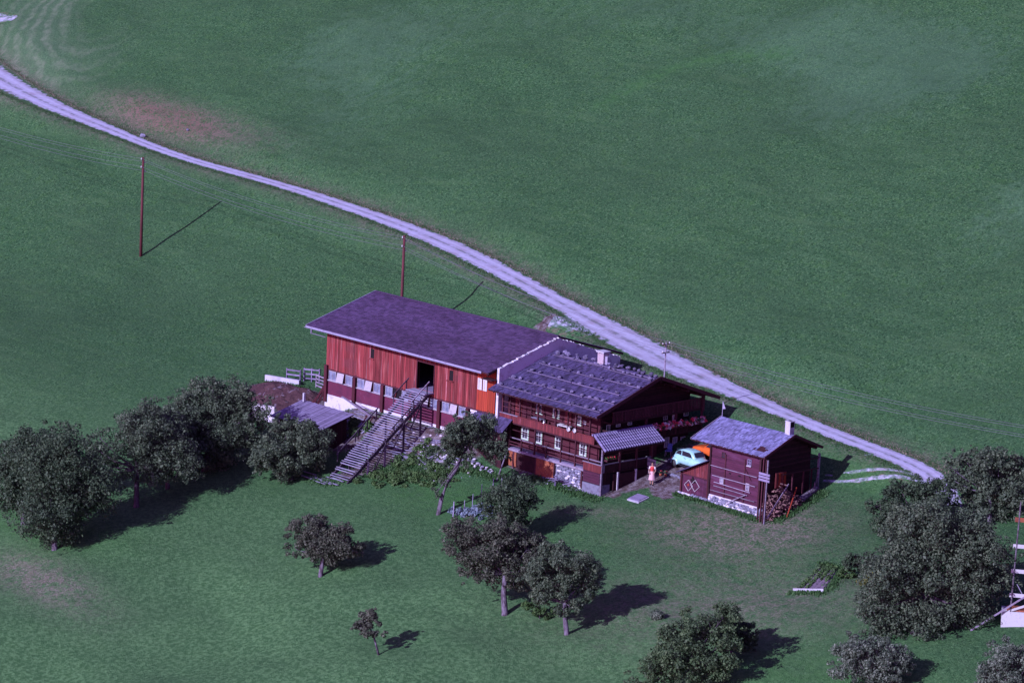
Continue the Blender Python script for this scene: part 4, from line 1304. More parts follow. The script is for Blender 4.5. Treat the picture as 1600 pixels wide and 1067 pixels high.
# rear wall of the yard side, ground floor door
MB().box(WX1 + .0, WX1 + .08, 7.4, 8.2, 1.3, 3.1).build("yard_door", m_log, house)

# ------------------------------------------------------------------ lean-to at the house's left end
lean = thing("lean_to_shed", "small dark lean-to with grey shingle roof below the long balcony", "shed", (-12.2, .5, gz(-12.2, .5)))
MB().box(-13.9, -10.45, .35, 1.05, gz(-12, .4) - .5, 2.75).build("wall", m_dark, lean)
for i in range(17):
    piece("board", m_dark, lean, (-13.8 + i * .205, .33, 1.25), (.19, .03, 3.0))
ld = MB().prism([(-14.2, -.0, 2.70), (-10.15, -.0, 2.70), (-10.15, 1.1, 3.62), (-14.2, 1.1, 3.62)], (0, 0, .06)).build("roof", m_dark, lean)
shingles(ld, "shingles", m_shingle, (-14.2, -.05, 2.77), (-10.12, -.05, 2.77), (0, 1.15, .95), 6, .17, .022, .03, 1.4)

# ------------------------------------------------------------------ shed left of the stair
sg = gz(-28, -4)
shed = thing("tool_shed", "low shed with grey plank roof half hidden behind a tree beside the stair", "shed", (-28.2, -3.6, sg))
MB().prism([(-30.6, -4.9, sg - .8), (-30.6, -2.2, sg - .8), (-30.6, -2.2, 1.40), (-30.6, -4.9, .68)], (5, 0, 0)).build("wall", m_dark, shed)
for i in range(24):
    piece("board", m_dark, shed, (-30.5 + i * .21, -4.93, -.25), (.19, .04, 2.0))
for i in range(13):
    piece("board", m_dark, shed, (-25.57, -4.8 + i * .205, -.2 + i * .027), (.04, .19, 1.75 + i * .054))
sd = MB().prism([(-31.4, -5.25, .62), (-25.1, -5.25, .62), (-25.1, -1.95, 1.50), (-31.4, -1.95, 1.50)], (0, 0, .07)).build("roof", m_dark, shed)
for i in range(32):
    xx = -31.4 + i * .197 + .1
    plank("roof_board", m_grey, sd, (xx, -5.3 + rnd(-.08, .05), .73), (xx, -1.9 + rnd(-.05, .05), 1.61 + rnd(0, .02)), .185, .03)
piece("vent_pipe", m_conc, shed, (-30.9, -2.2, 1.95), (.16, .16, .7))

# ------------------------------------------------------------------ storehouse
QX0, QX1, QY0, QY1 = 7.85, 12.85, 4.13, 9.5
SE, SR, SYE, SYR = 5.26, 6.52, 3.53, 6.67
store = thing("storehouse", "brown log storehouse on stone footing with silver shingle roof and chimney", "storehouse", (10.3, 6.7, gz(10.3, 6.7)))
ss = (SR - SE) / (SYR - SYE)
sz = lambda y: SE + ss * (y - SYE) if y <= SYR else SR - ss * (y - SYR)
MB().prism([(QX0 + .02, QY0 + .1, 1.2), (QX0 + .02, QY1, 1.2), (QX0 + .02, QY1, sz(QY1) - .15), (QX0 + .02, SYR, SR - .15), (QX0 + .02, QY0 + .1, sz(QY0) - .15)], (QX1 - QX0 - .1, 0, 0)).build("wall_core", m_dark, store)
z = 1.27
while z < sz(QY0) - .2:
    h_ = rnd(.17, .21)
    d_ = rnd(.118, .132)
    piece("log", m_log2, store, ((QX0 + QX1) / 2 + rnd(-.02, .02), QY0 + .1 - d_ / 2, z + h_ / 2), (QX1 - QX0, d_, h_ - .006))
    z += h_
z = 1.27
while z < SR - .3:
    h_ = rnd(.18, .22)
    ya, yb = QY0 + .1, QY1
    if z + h_ > sz(QY0) - .2:
        ya = max(QY0, (z + h_ + .2 - SE) / ss + SYE)
        yb = 2 * SYR - ya
    if yb - ya > .25:
        for xx, sg_ in ((QX1 - .08, 1), (QX0 + .02, -1)):
            d_ = rnd(.09, .12)
            piece("log", m_dark, store, (xx + sg_ * d_ / 2, (ya + yb) / 2, z + h_ / 2), (d_, yb - ya, h_ - .012))
    z += h_
# stone footing
MB().box(QX0 - .05, QX1 + .05, QY0 - .02, QY1, gz(10, 4) - .6, 1.22).build("footing", m_stone, store)
for row in range(4):
    x = QX0 - .05
    while x < QX1 + .05:
        s_ = rnd(.22, .4)
        z0 = .42 + row * .21
        if z0 > gz(x, QY0) - .1:
            stone(store, (x + s_ / 2, QY0 + .03 + rnd(-.03, .03), z0 + .06), s_ * 1.1, m_stone if random.random() < .75 else m_white)
        x += s_ * .88
MB().box(QX0 - .02, QX1 + .03, QY0 - .10, QY0 + .0, 1.19, 1.265).build("sill_beam", m_white, store)
# front battens, rails, windows, vents
for x_ in (9.38, 11.3):
    piece("batten", m_rail, store, (x_, QY0 - .06, 2.9), (.08, .06, 3.3))
piece("corner_board", m_dark, store, (QX0 + .02, QY0 - .07, 3.0), (.16, .10, 3.7))
piece("corner_board", m_dark, store, (QX1 - .02, QY0 - .07, 3.0), (.16, .10, 3.7))
for z0, xa, xb, dz in ((3.47, 8.0, 12.6, 0), (2.75, 8.2, 12.5, 0), (2.28, 8.4, 12.0, -.08), (2.0, 8.4, 11.75, -.06), (1.62, 8.1, 12.5, 0)):
    plank("drying_rail", m_railgrey, store, (xa, QY0 - .14, z0), (xb, QY0 - .14, z0 + dz), .04, .05)
plank("prop_pole", m_railgrey, store, (9.85, QY0 - .35, 1.0), (11.6, QY0 - .16, 1.95), .05, .06)
plank("prop_pole", m_rail, store, (11.35, QY0 - .12, 3.9), (12.0, QY0 - .12, 3.1), .03, .04)
for x_, z_, w_, h_, fr, gl in ((9.14, 4.42, .36, .46, m_rail, m_glass), (11.72, 4.40, .38, .48, m_grey, m_glass), (9.1, 2.52, .36, .48, m_frost, m_glassb), (11.67, 2.54, .36, .55, m_frost, m_glassb)):
    window(store, (x_, QY0 - .03, z_), w_, h_, (0, -1, 0), 2, 2, fr, None, gl, .05)
piece("sill", m_paint, store, (11.72, QY0 - .1, 4.13), (.45, .12, .04))
for x_ in (9.85, 10.8):
    piece("vent", m_black, store, (x_, QY0 - .045, 3.2), (.2, .03, .09))
# roof
mossy = lambda u, v: (u - 6.3) ** 2 / .42 + (v - .75) ** 2 / .14 < rnd(.3, 1.3)
sd = MB().prism([(6.37, SYE, SE - .15), (6.37, SYR, SR - .15), (6.37, 2 * SYR - SYE, SE - .15), (6.37, 2 * SYR - SYE, SE - .04), (6.37, SYR, SR - .04), (6.37, SYE, SE - .04)], (7.3, 0, 0)).build("roof", m_dark, store)
shingles(sd, "shingles", m_shingle2, (6.37, SYE - .05, SE - .05), (13.67, SYE - .05, SE - .05), (0, SYR - SYE + .05, SR - SE + .02), 14, .15, .024, .04, 1.5, skip=mossy)
shingles(sd, "shingles", m_shingle2, (13.67, 2 * SYR - SYE, SE - .05), (6.37, 2 * SYR - SYE, SE - .05), (0, -(SYR - SYE), SR - SE + .02), 14, .15, .024, .04, 1.5)
for xx in (6.34, 13.70):
    for ya in (SYE - .06, 2 * SYR - SYE + .06):
        MB().bar((xx, ya, SE - .06), (xx, SYR, SR - .04), .05, .18).build("barge_board", m_railgrey if xx < 7 else m_rail, sd)
for i in range(9):
    xr = 6.7 + i * .83
    plank("rafter_tail", m_dark, store, (xr, SYE + .05, SE - .18), (xr, QY0 + .1, sz(QY0 + .1) - .2), .1, .11)
for y_ in (QY0 + .2, SYR, QY1 - .2):
    plank("purlin", m_dark, store, (QX1 - .2, y_, sz(y_) - .25), (13.55, y_, sz(y_) - .25), .18, .18)
ch = MB().box(12.82, 13.3, 6.5, 6.98, 6.1, 7.42).build("chimney", m_conc, store)
MB().box(12.78, 13.34, 6.46, 7.02, 7.421, 7.46).build("rim", m_conc, ch)
MB().box(12.92, 13.2, 6.6, 6.88, 7.461, 7.47).build("flue", m_black, ch)
MB().box(13.301, 13.31, 6.54, 6.94, 7.0, 7.38).build("flue_door", m_black, ch)
# weather vane at the ridge end
MB().bar((6.42, SYR, SR - .05), (6.42, SYR, SR + 1.15), .035, .035, (0, 1, 0)).prism([(6.44, SYR, SR + 1.1), (6.7, SYR, SR + .62), (6.44, SYR, SR + .55)], (0, .02, 0)).build("weather_vane", m_metal, store)
# rack of poles at the front right corner with a hanging crate
for x_, y_ in ((13.15, 3.75), (13.45, 3.7), (13.75, 3.65), (13.95, 3.6)):
    g = gz(x_, y_)
    plank("rack_pole", m_railgrey if x_ > 13.8 else m_rail, store, (x_ - .05, y_, g - .1), (x_, y_, 5.08), .09, .09, (0, 1, 0))
for z_ in (3.55, 3.78, 4.0):
    plank("rack_board", m_grey, store, (13.2, 3.52, z_), (14.25, 3.52, z_), .05, .16)
plank("lean_pole", m_railgrey, store, (13.9, 3.9, gz(14, 4) + .3), (13.95, 6.0, 3.0), .07, .07)
# loft walkway and posts along the gable
plank("loft_rail", m_rail, store, (13.45, 5.9, 3.6), (13.45, 9.8, 3.6), .06, .07)
plank("loft_rail", m_dark, store, (13.45, 4.2, 4.3), (13.45, 9.8, 4.4), .06, .07)
for y_ in (7.0, 8.2, 9.1, 9.85):
    post(store, 13.4, y_, gz(13.4, y_) - .1, 4.7 if y_ > 9.5 else 3.6, .14 if y_ > 9.5 else .09, m_railgrey if y_ > 9.5 else m_rail)
lo_ = MB().box(QX1 + .04, QX1 + .16, 5.6, 6.75, 2.5, 3.65).build("loft_opening", m_parapet, store, label="reddish board hatch on the shaded gable")
for k in range(4):
    MB().box(QX1 + .162, QX1 + .19, 5.65 + k * .28, 5.86 + k * .28, 2.55, 3.6).build("board", m_orange if k % 2 else m_board, lo_)
# side annex with sloping top and diamond ornament
AY = QY0
MB().prism([(4.95, AY + .1, .75), (7.8, AY + .1, .75), (7.8, AY + .1, 3.66), (4.95, AY + .1, 2.3)], (0, 2.2, 0)).build("annex_core", m_dark, store)
x = 4.95
while x < 7.7:
    wd = rnd(.15, .2)
    zt_ = 2.3 + (x + wd / 2 - 4.95) / 2.85 * 1.36
    piece("annex_board", m_parapet, store, (x + wd / 2, AY + .075, (zt_ + 2.2) / 2), (wd - .012, .04, zt_ - 2.2))
    piece("annex_board", m_log2, store, (x + wd / 2, AY + .085, 1.49), (wd - .006, .03, 1.42))
    x += wd
plank("annex_rail", m_rail, store, (4.95, AY + .04, 2.2), (7.7, AY + .04, 2.24), .05, .07)
for x_ in (4.98, 7.68):
    piece("annex_post", m_post, store, (x_, AY + .03, 1.5 if x_ < 6 else 2.1), (.14, .12, 1.7 if x_ < 6 else 2.9))
MB().bar((4.7, AY - .12, 2.28), (7.85, AY - .12, 3.80), .4, .05, (-.43, 0, .9)).bar((4.7, AY + 1.2, 2.28), (7.85, AY + 1.2, 3.80), 2.2, .05, (-.43, 0, .9)).build("annex_roof", m_shingle, store)
for cx, cz, s_ in ((5.72, 1.42, .42), (6.38, 1.52, .44)):
    for (a1, b1) in (((-1, 0), (0, 1)), ((0, 1), (1, 0)), ((1, 0), (0, -1)), ((0, -1), (-1, 0))):
        plank("diamond_lath", m_paint, store, (cx + a1[0] * s_, AY + .045, cz + a1[1] * s_), (cx + b1[0] * s_, AY + .045, cz + b1[1] * s_), .02, .035, (0, 1, 0))
for dx, dz in ((-.13, .0), (.1, .05), (0, .17), (-.02, -.14), (.17, -.12)):
    MB().ball((6.1 + dx, AY + .05, 1.9 + dz), (.11, .02, .09), 8, 5).build("ornament_petal", m_black, store)
MB().ball((5.68, AY + .05, 1.45), (.09, .02, .09), 8, 5).build("ornament_petal", m_orange, store)
for row in range(3):
    x = 4.7
    while x < 7.8:
        s_ = rnd(.22, .38)
        z0 = .28 + row * .2
        stone(store, (x + s_ / 2, AY + rnd(-.05, .05), z0 + .06), s_ * 1.15, m_stone if random.random() < .75 else m_white)
        x += s_ * .88
# firewood heaped against the gable: split logs one by one
m_wood = mat("split firewood", (.22, .12, .12), .9, [((6, 6, 6), .45, .7, (.12, .06, .07))], orand=.45)
_lg = MB().tube([(-.5, 0, 0), (.5, 0, 0)], .5, 6)
_lgm = bpy.data.meshes.new("split_log")
_lgm.from_pydata(_lg.v, [], _lg.f)
_lgm.materials.append(m_wood)
for i in range(230):
    y_ = rnd(4.1, 7.6)
    hgt = 1.9 * math.exp(-((y_ - 5.6) / 1.3) ** 2) + .25
    x_ = QX1 + .2 + rnd(0, .95)
    z_ = gz(x_, y_) + rnd(0, 1) ** 1.2 * hgt * (1.1 - .75 * (x_ - QX1 - .2) / .95)
    piece("firewood_log", m_wood, store, (x_, y_, z_ + .05), (rnd(.4, .9), rnd(.07, .14), rnd(.07, .14)), (rnd(-.4, .4), rnd(-.35, .35), rnd(-.7, .7) + (1.57 if random.random() < .35 else 0)), me=_lgm)
trunk_log = MB().tube([(13.75, 7.6, gz(13.75, 7.6) + .2), (13.6, 9.6, gz(13.6, 9.6) + .22)], [.26, .2], 10).build("felled_trunk", m_palebark)
tag(trunk_log, "thick pale log lying along the storehouse's right side", "log")
for i, (x_, y_, h_) in enumerate(((13.6, 9.3, .8), (13.55, 9.55, 1.0))):
    o = MB().tube([(x_, y_, gz(x_, y_) - .05), (x_ + .03, y_ + .02, gz(x_, y_) + h_)], [.1, .09], 7).build("fence_stub", m_palebark)
    tag(o, ("shorter" if i == 0 else "taller") + " pale wooden stub at the storehouse's rear right corner", "post")
lp = MB().tube([(14.55, 5.3, gz(14.55, 5.3)), (13.95, 6.9, gz(14, 6.9) + 1.5)], .045, 6).build("leaning_pole", m_orange)
tag(lp, "thin orange-brown pole leaning on the firewood heap", "pole")

# ------------------------------------------------------------------ trees and shrubs
def leaf_mat(name, c0, c1, c2, trans=.25):
    m = bpy.data.materials.new(name)
    nt, b = nodes_of(m)
    r = N(nt, "ShaderNodeNewGeometry").outputs["Random Per Island"]
    c = mixc(nt, ramp(nt, r, .2, .8), c0, c1)
    c = mixc(nt, ramp(nt, noise(nt, .9, 3), .45, .65), c, c2)
    c = mixc(nt, math_(nt, 'MULTIPLY', ramp(nt, noise(nt, 1.7, 3, off=(5, 1, 2)), .52, .70), .6), c, c1)
    nt.links.new(c, b.inputs["Base Color"])
    b.inputs["Roughness"].default_value = .55
    b.inputs["Specular IOR Level"].default_value = .25
    tr = N(nt, "ShaderNodeBsdfTranslucent")
    nt.links.new(c, tr.inputs[0])
    mx = N(nt, "ShaderNodeMixShader")
    mx.inputs[0].default_value = trans
    nt.links.new(b.outputs[0], mx.inputs[1])
    nt.links.new(tr.outputs[0], mx.inputs[2])
    nt.links.new(mx.outputs[0], nt.nodes["Material Output"].inputs[0])
    return m


lf_dark = leaf_mat("leaf dark", (0.039, 0.069, 0.040), (0.095, 0.138, 0.079), (0.056, 0.086, 0.051))
lf_grey = leaf_mat("leaf greyish", (0.056, 0.086, 0.055), (0.139, 0.179, 0.113), (0.078, 0.106, 0.071))
lf_fresh = leaf_mat("leaf fresh", (.055, .115, .038), (.105, .185, .062), (.068, .125, .050))
lf_silver = leaf_mat("leaf silvery", (0.068, 0.099, 0.068), (0.217, 0.254, 0.198), (0.093, 0.119, 0.086))
lf_yellow = leaf_mat("leaf yellow", (.18, .20, .035), (.30, .29, .05), (.14, .18, .04))
lf_purple = leaf_mat("leaf plum", (0.061, 0.073, 0.052), (0.139, 0.149, 0.107), (0.080, 0.089, 0.066))
lf_mid = leaf_mat("leaf mid green", (.052, .095, .044), (.115, .170, .080), (.070, .110, .058))


def leaves(name, mat_, parent, lobes, n, size, seed, droop=.2, shell=.55):
    """n small folded leaf faces spread through the lobes (x, y, z, r)"""
    r = np.random.default_rng(seed)
    L = np.array(lobes, float)
    wgt = L[:, 3] ** 2
    k = r.choice(len(L), n, p=wgt / wgt.sum())
    d = r.normal(size=(n, 3))
    d /= np.linalg.norm(d, axis=1)[:, None]
    rad = L[k, 3] * (shell + (1 - shell) * r.random(n) ** .6) * np.exp(r.normal(0, .16, n))
    c = L[k, :3] + d * rad[:, None] * np.array([1, 1, .88])
    nrm = d + r.normal(size=(n, 3)) * .75 + np.array([0, 0, .35])
    nrm /= np.linalg.norm(nrm, axis=1)[:, None]
    t = np.cross(nrm, r.normal(size=(n, 3)))
    t /= np.linalg.norm(t, axis=1)[:, None]
    t[:, 2] -= droop
    b = np.cross(nrm, t)
    s = size * np.clip(np.exp(r.normal(-.05, .38, n)), .45, 2.0)[:, None]
    v = np.stack([c - t * s * .6, c + b * s * .36 + nrm * s * .1, c + t * s * .6, c - b * s * .36 + nrm * s * .1], 1).reshape(-1, 3)
    v -= np.array(BASE[parent])[None, :]
    f = np.arange(4 * n).reshape(n, 4)
    return link_mesh(name, fast_mesh(name, v, f), mat_, parent)


def sublobes(blobs, seed, k=1.0, rmin=.22, rmax=.46):
    """break each big crown mass into uneven clumps, with gaps between them"""
    r = np.random.default_rng(seed)
    out = []
    for x, y, z, R in blobs:
        nn = max(6, int(13 * k * (R / .9) ** 1.5))
        for i in range(nn):
            d = r.normal(size=3)
            d /= np.linalg.norm(d)
            q = R * r.uniform(.35, 1.05)
            out.append((x + d[0] * q, y + d[1] * q, z + d[2] * q * .85, R * r.uniform(rmin, rmax)))
        for i in range(max(4, nn // 2)):      # sprays that break the outline
            d = r.normal(size=3)
            d /= np.linalg.norm(d)
            q = R * r.uniform(.95, 1.22)
            for e in (0, .22):
                out.append((x + d[0] * (q + e * R), y + d[1] * (q + e * R), z + d[2] * q * .85 - e * R * .3, R * r.uniform(.10, .19)))
    return out


def limbs(m, a, blobs, r0, seed):
    rr = random.Random(seed)
    a = Vector(a)
    for x, y, z, R in blobs:
        e = Vector((x, y, z))
        mid = a.lerp(e, .5) + Vector((rr.uniform(-.3, .3), rr.uniform(-.3, .3), -.15 * (e - a).length * .3))
        m.tube([a, mid, e], [r0, r0 * .6, r0 * .22], 6)
        for _ in range(4):
            d = Vector((rr.gauss(0, 1), rr.gauss(0, 1), rr.gauss(.3, .8))).normalized() * R * rr.uniform(.6, 1.0)
            s = mid.lerp(e, rr.uniform(.3, 1))
            m.tube([s, s + d * .6 + Vector((0, 0, .05)), s + d], [r0 * .25, r0 * .15, r0 * .05], 4)


def tree(key, name, label, lf, n, size=.17, r0=.2, bark=None, fork=.45, trunk=None, group=None, k=1.0, cat="tree", seed=0, shell=.5, keepz=True):
    base, blobs = PT['trees'][key]
    zb = gz(base[0], base[1])
    dz = zb - base[2]
    blobs = [(x, y, z + dz, R) for x, y, z, R in blobs]
    o = thing(name, label, cat, (base[0], base[1], zb), group)
    rr = random.Random(seed + 17)
    blobs = [(x + rr.uniform(-.35, .35) * R, y + rr.uniform(-.6, .6) * R, max(z, gz(x, y) + R * .25), R) for x, y, z, R in blobs]
    cx = sum(b[0] * b[3] for b in blobs) / sum(b[3] for b in blobs)
    cy = sum(b[1] * b[3] for b in blobs) / sum(b[3] for b in blobs)
    ztop = max(b[2] for b in blobs)
    m = MB()
    if trunk is None:
        fk = Vector((base[0] + (cx - base[0]) * .4, base[1] + (cy - base[1]) * .4, zb + (ztop - zb) * fork))
        b0 = Vector((base[0], base[1], zb - .15))
        m.tube([b0, b0.lerp(fk, .08), b0.lerp(fk, .5) + Vector((rr.uniform(-.12, .12), rr.uniform(-.12, .12), 0)), fk], [r0 * 1.35, r0 * 1.05, r0 * .9, r0 * .75], 9)
    else:
        pts = [(p[0], p[1], p[2] + dz) for p in trunk]
        pts[0] = (pts[0][0], pts[0][1], pts[0][2] - .15)
        m.tube(pts, [r0 * 1.2 * (1 - .55 * i / (len(pts) - 1)) for i in range(len(pts))], 9)
        fk = Vector(pts[-1])
    limbs(m, fk, blobs, r0 * .42, seed)
    m.build("trunk", bark or m_bark, o, smooth=True)
    leaves("crown", lf, o, sublobes(blobs, seed, k), int(n * 2.0), size * .74, seed, shell=shell)
    return o


OR = "orchard trees below the farm"
LE = "trees at the left below the barn"
RI = "trees in the lower right corner"
tree('A', "fruit_tree", "leftmost fruit tree with pale trunk at the photo's edge", lf_dark, 17000, .17, .2, m_palebark, .4, group=LE, seed=1)
tree('B', "dense_tree", "tall dense tree reaching the ground at the left, casting a long shadow", lf_dark, 32000, .17, .22, m_palebark, .3, group=LE, seed=2, k=1.3)
tree('C', "fruit_tree", "spreading tree with bare dark trunk standing in the long shadow", lf_grey, 24000, .17, .22, None, .4, group=LE, seed=3)
tree('D', "walnut_tree", "broad tree crown in front of the manure heap", lf_grey, 30000, .17, .26, None, .35, group=LE, seed=4)
tree('D2', "fruit_tree", "narrow tree squeezed between the two spreading trees on the left", lf_grey, 13000, .17, .18, None, .4, group=LE, seed=5)
tree('E', "fruit_tree", "round bushy tree in front of the low shed", lf_grey, 22000, .16, .2, None, .3, group=LE, seed=6, k=1.2)
tree('apple', "apple_tree", "flat-crowned apple tree standing alone on the lower meadow", lf_purple, 15000, .15, .17, m_palebark, .42, group=OR, seed=7, k=.9)
tree('small', "young_tree", "small leaning young tree at the bottom of the meadow", lf_purple, 3600, .13, .07, m_palebark, group=OR, seed=8, trunk=PT['small_trunk'])
tree('lean', "pear_tree", "crooked leaning tree with pale lower trunk below the lean-to", lf_grey, 13000, .15, .15, m_palebark, group=OR, seed=9, trunk=PT['lean_trunk'], k=1.1)
tree('shrub', "elder_bush", "tall dark bush beside the small vegetable plot", lf_dark, 13000, .15, .12, None, .25, group=OR, seed=10, k=1.1)
tree('F', "apple_tree", "old apple tree with forked dark trunk and wide hanging crown", lf_purple, 21000, .15, .22, m_palebark, .5, group=OR, seed=11, k=.95)
tree('G', "apple_tree", "apple tree with gnarled split trunk right of the forked one", lf_grey, 17000, .15, .18, m_palebark, .4, group=OR, seed=12, k=.95)
tree('H', "cherry_tree", "large fresh green tree cut by the bottom edge", lf_mid, 22000, .15, .22, None, .4, group=RI, seed=13)
tree('H2', "cherry_tree", "smaller dark tree behind the fresh green one at the bottom", lf_dark, 8000, .15, .14, None, .5, group=RI, seed=14)
tree('W', "silver_tree", "tree with silvery speckled leaves at the bottom edge", lf_silver, 14000, .14, .16, None, .4, group=RI, seed=15)
tree('big', "walnut_tree", "biggest broad-crowned tree of the lower right group", lf_grey, 52000, .17, .32, None, .35, group=RI, seed=16, k=1.2)
tree('K1', "fruit_tree", "dark tree on the upper left of the right-hand group", lf_dark, 16000, .17, .2, None, .4, group=RI, seed=17, k=1.1)
tree('K2', "fruit_tree", "tree with visible trunk beside the road at the right edge", lf_grey, 18000, .17, .2, m_palebark, .45, group=RI, seed=18)
tree('L', "fruit_tree", "grey-green tree in the bottom right corner", lf_silver, 13000, .14, .2, None, .35, group=RI, seed=19)
tree('bushdark', "berry_bush", "dark bush left of the biggest tree", lf_dark, 4200, .13, .05, None, .3, cat="bush", seed=20)
tree('bushyellow', "flower_bush", "yellowish bush at the foot of the biggest tree", lf_yellow, 1700, .12, .03, None, .3, cat="bush", seed=21)
tree('bushgreen', "berry_bush", "small fresh green bush beside the garden bed", lf_fresh, 1400, .12, .03, None, .3, cat="bush", seed=22)
tree('bushlow', "sapling_bush", "low green saplings between the two old apple trees", lf_fresh, 2600, .12, .04, None, .3, cat="bush", seed=23)
mb_ = PT['mound']
o = thing("box_bush", "small round clipped bush on the mown slope", "bush", (mb_[0], mb_[1], gz(mb_[0], mb_[1])))
leaves("foliage", lf_silver, o, [(mb_[0], mb_[1], gz(mb_[0], mb_[1]) + .25, .42), (mb_[0] + .2, mb_[1] + .1, gz(mb_[0], mb_[1]) + .3, .3)], 1500, .09, 77, shell=.7)
for i, p in enumerate(PT['nettle']):
    g = gz(p[0], p[1])
    o = thing("nettle_clump", ["bushy green weeds in the middle of the slope below the stair", "bushy weeds just under the rubble", "weeds close to the stair's lower half", "dark weed clump left of the crooked tree", "weeds beside the stair's foot",
                               "low weeds on the slope in front of the stair", "low weeds left of the crooked tree's trunk", "weeds in the centre of the green clump", "weeds behind the crooked tree's trunk"][i], "weeds", (p[0], p[1], g), "weeds on the slope right of the stair")
    rr = random.Random(60 + i)
    lb = [(p[0] + rr.uniform(-1.5, 1.5), p[1] + rr.uniform(-1.1, 1.1)) for _ in range(16)]
    lb = [(a_, b_, gz(a_, b_) + rr.uniform(-.05, .2), rr.uniform(.16, .4)) for a_, b_ in lb]
    leaves("foliage", lf_fresh if i != 3 else lf_dark, o, lb, 2200, .13, 80 + i, droop=-.2)
for i, (x_, y_, s_, h_) in enumerate(((-30.2, -.2, .35, .9), (-31.3, -.1, .3, .6), (-29.5, -.3, .3, .7), (-26.2, -.9, .5, .5), (-25.3, -1.6, .55, .45), (-24.4, -.9, .4, .6), (-23.4, -2.0, .45, .4))):
    g = gz(x_, y_)
    o = thing("weed_clump", ["spiky weed bush against the white plinth, the tallest", "leftmost weed bush against the white plinth", "third weed bush along the white plinth", "weeds behind the low shed's right corner", "weeds beside the low shed's shadow",
                             "weeds at the foot of the plank on trestles", "weeds left of the stair's upper half"][i], "weeds", (x_, y_, g), "weeds along the barn's foot")
    leaves("foliage", lf_dark if i < 3 else lf_fresh, o, [(x_, y_, g + h_ * t, s_ * (1.1 - .7 * t)) for t in (.1, .35, .6, .9)], 1000, .13, 120 + i, droop=-.4)

# ------------------------------------------------------------------ power line
def pole(key, h, label, r=.13, arms=False):
    p = PT[key]
    g = gz(p[0], p[1])
    o = thing("power_pole", label, "power pole", (p[0], p[1], g), "poles of the power line")
    top = Vector((p[0], p[1], p[2] + h))
    MB().tube([(p[0], p[1], g - .3), top], [r * 1.15, r * .8], 9).build("shaft", m_pole if not arms else m_railgrey, o, smooth=True)
    ins = []
    if not arms:
        for i, dz in enumerate((.10, .45, .85, 1.3)):
            sgn = 1 if i % 2 else -1
            q = top + Vector((0, sgn * .22, -dz))
            a = MB().bar((top.x, top.y, top.z - dz - .08), (q.x, q.y, q.z - .06), .03, .03).build("bracket", m_metal, o)
            MB().tube([(q.x, q.y, q.z - .1), (q.x, q.y, q.z + .06)], [.045, .03], 7).build("insulator", m_porc, a)
            ins.append(q)
    else:
        for dz in (.15, .8):
            MB().bar((top.x, top.y - .42, top.z - dz), (top.x, top.y + .42, top.z - dz), .06, .07).build("crossarm", m_rail, o)
            for s_ in (-.36, .36):
                q = Vector((top.x, top.y + s_, top.z - dz + .14))
                MB().tube([(q.x, q.y, q.z - .1), (q.x, q.y, q.z + .03)], [.035, .025], 7).build("insulator", m_porc, o)
                ins.append(q)
    return ins


I0 = pole('pole0', 9.4, "wooden power pole beyond the left edge")
I1 = pole('pole1', 9.4, "tall reddish wooden power pole on the left meadow with a long shadow")
I2 = pole('pole2', 9.4, "reddish wooden power pole rising behind the barn roof")
I3 = pole('pole3', 8.6, "thin pole with two crossarms behind the farmhouse ridge", .06, True)
I4 = pole('pole4', 8.6, "thin pole with two crossarms beyond the right edge", .09, True)
spans = [("left of the tall meadow pole", I0, I1), ("between the tall meadow pole and the barn pole", I1, I2), ("between the barn pole and the farmhouse pole", I2, I3), ("running off to the right over the road", I3, I4)]
order = ["topmost", "second", "third", "lowest"]
for nm, A_, B_ in spans:
    for i in range(4):
        a, b_ = A_[i], B_[i]
        pts = []
        sag = (b_ - a).length * .018
        for k in range(25):
            t = k / 24
            q = a.lerp(b_, t)
            q.z -= 4 * sag * t * (1 - t)
            pts.append(q)
        o = MB().tube(pts, .0105, 4).build("power_wire", m_wire)
        tag(o, f"{order[i]} thin wire {nm}", "wire", "wires of the power line")

# ------------------------------------------------------------------ cars
def car_paint(name, col):
    m = bpy.data.materials.new(name)
    nt, b = nodes_of(m)
    c = mixc(nt, ramp(nt, noise(nt, 2.5, 4), .5, .8), col, tuple(v * .8 for v in col))
    nt.links.new(c, b.inputs["Base Color"])
    b.inputs["Roughness"].default_value = .32
    b.inputs["Coat Weight"].default_value = .4
    b.inputs["Coat Roughness"].default_value = .15
    return m


m_blue = car_paint("pale blue car paint", (.36, .64, .68))
m_orangecar = car_paint("orange car paint", (.72, .13, .03))
m_tyre = mat("tyre", (.025, .022, .028), .9)
m_chrome = mat("chrome", (.62, .60, .66), .25, metal=.9)
m_carglass = mat("car glass", (.03, .025, .04), .08, spec=.7)
m_inside = mat("car seat", (.16, .05, .05), .8)


def loft(parent, name, mat_, xf, secs, smooth=True, caps=True):
    """secs: list of lists of (y, z) at station x -> closed rings"""
    m = MB()
    n = len(secs[0][1])
    vs = []
    for x_, ring in secs:
        vs += [xf(x_, y_, z_) for y_, z_ in ring]
    fs = []
    for i in range(len(secs) - 1):
        for k in range(n):
            k2 = (k + 1) % n
            fs.append((i * n + k, i * n + k2, (i + 1) * n + k2, (i + 1) * n + k))
    if caps:
        fs.append(tuple(range(n - 1, -1, -1)))
        fs.append(tuple((len(secs) - 1) * n + k for k in range(n)))
    m.add(vs, fs)
    return m.build(name, mat_, parent, smooth)


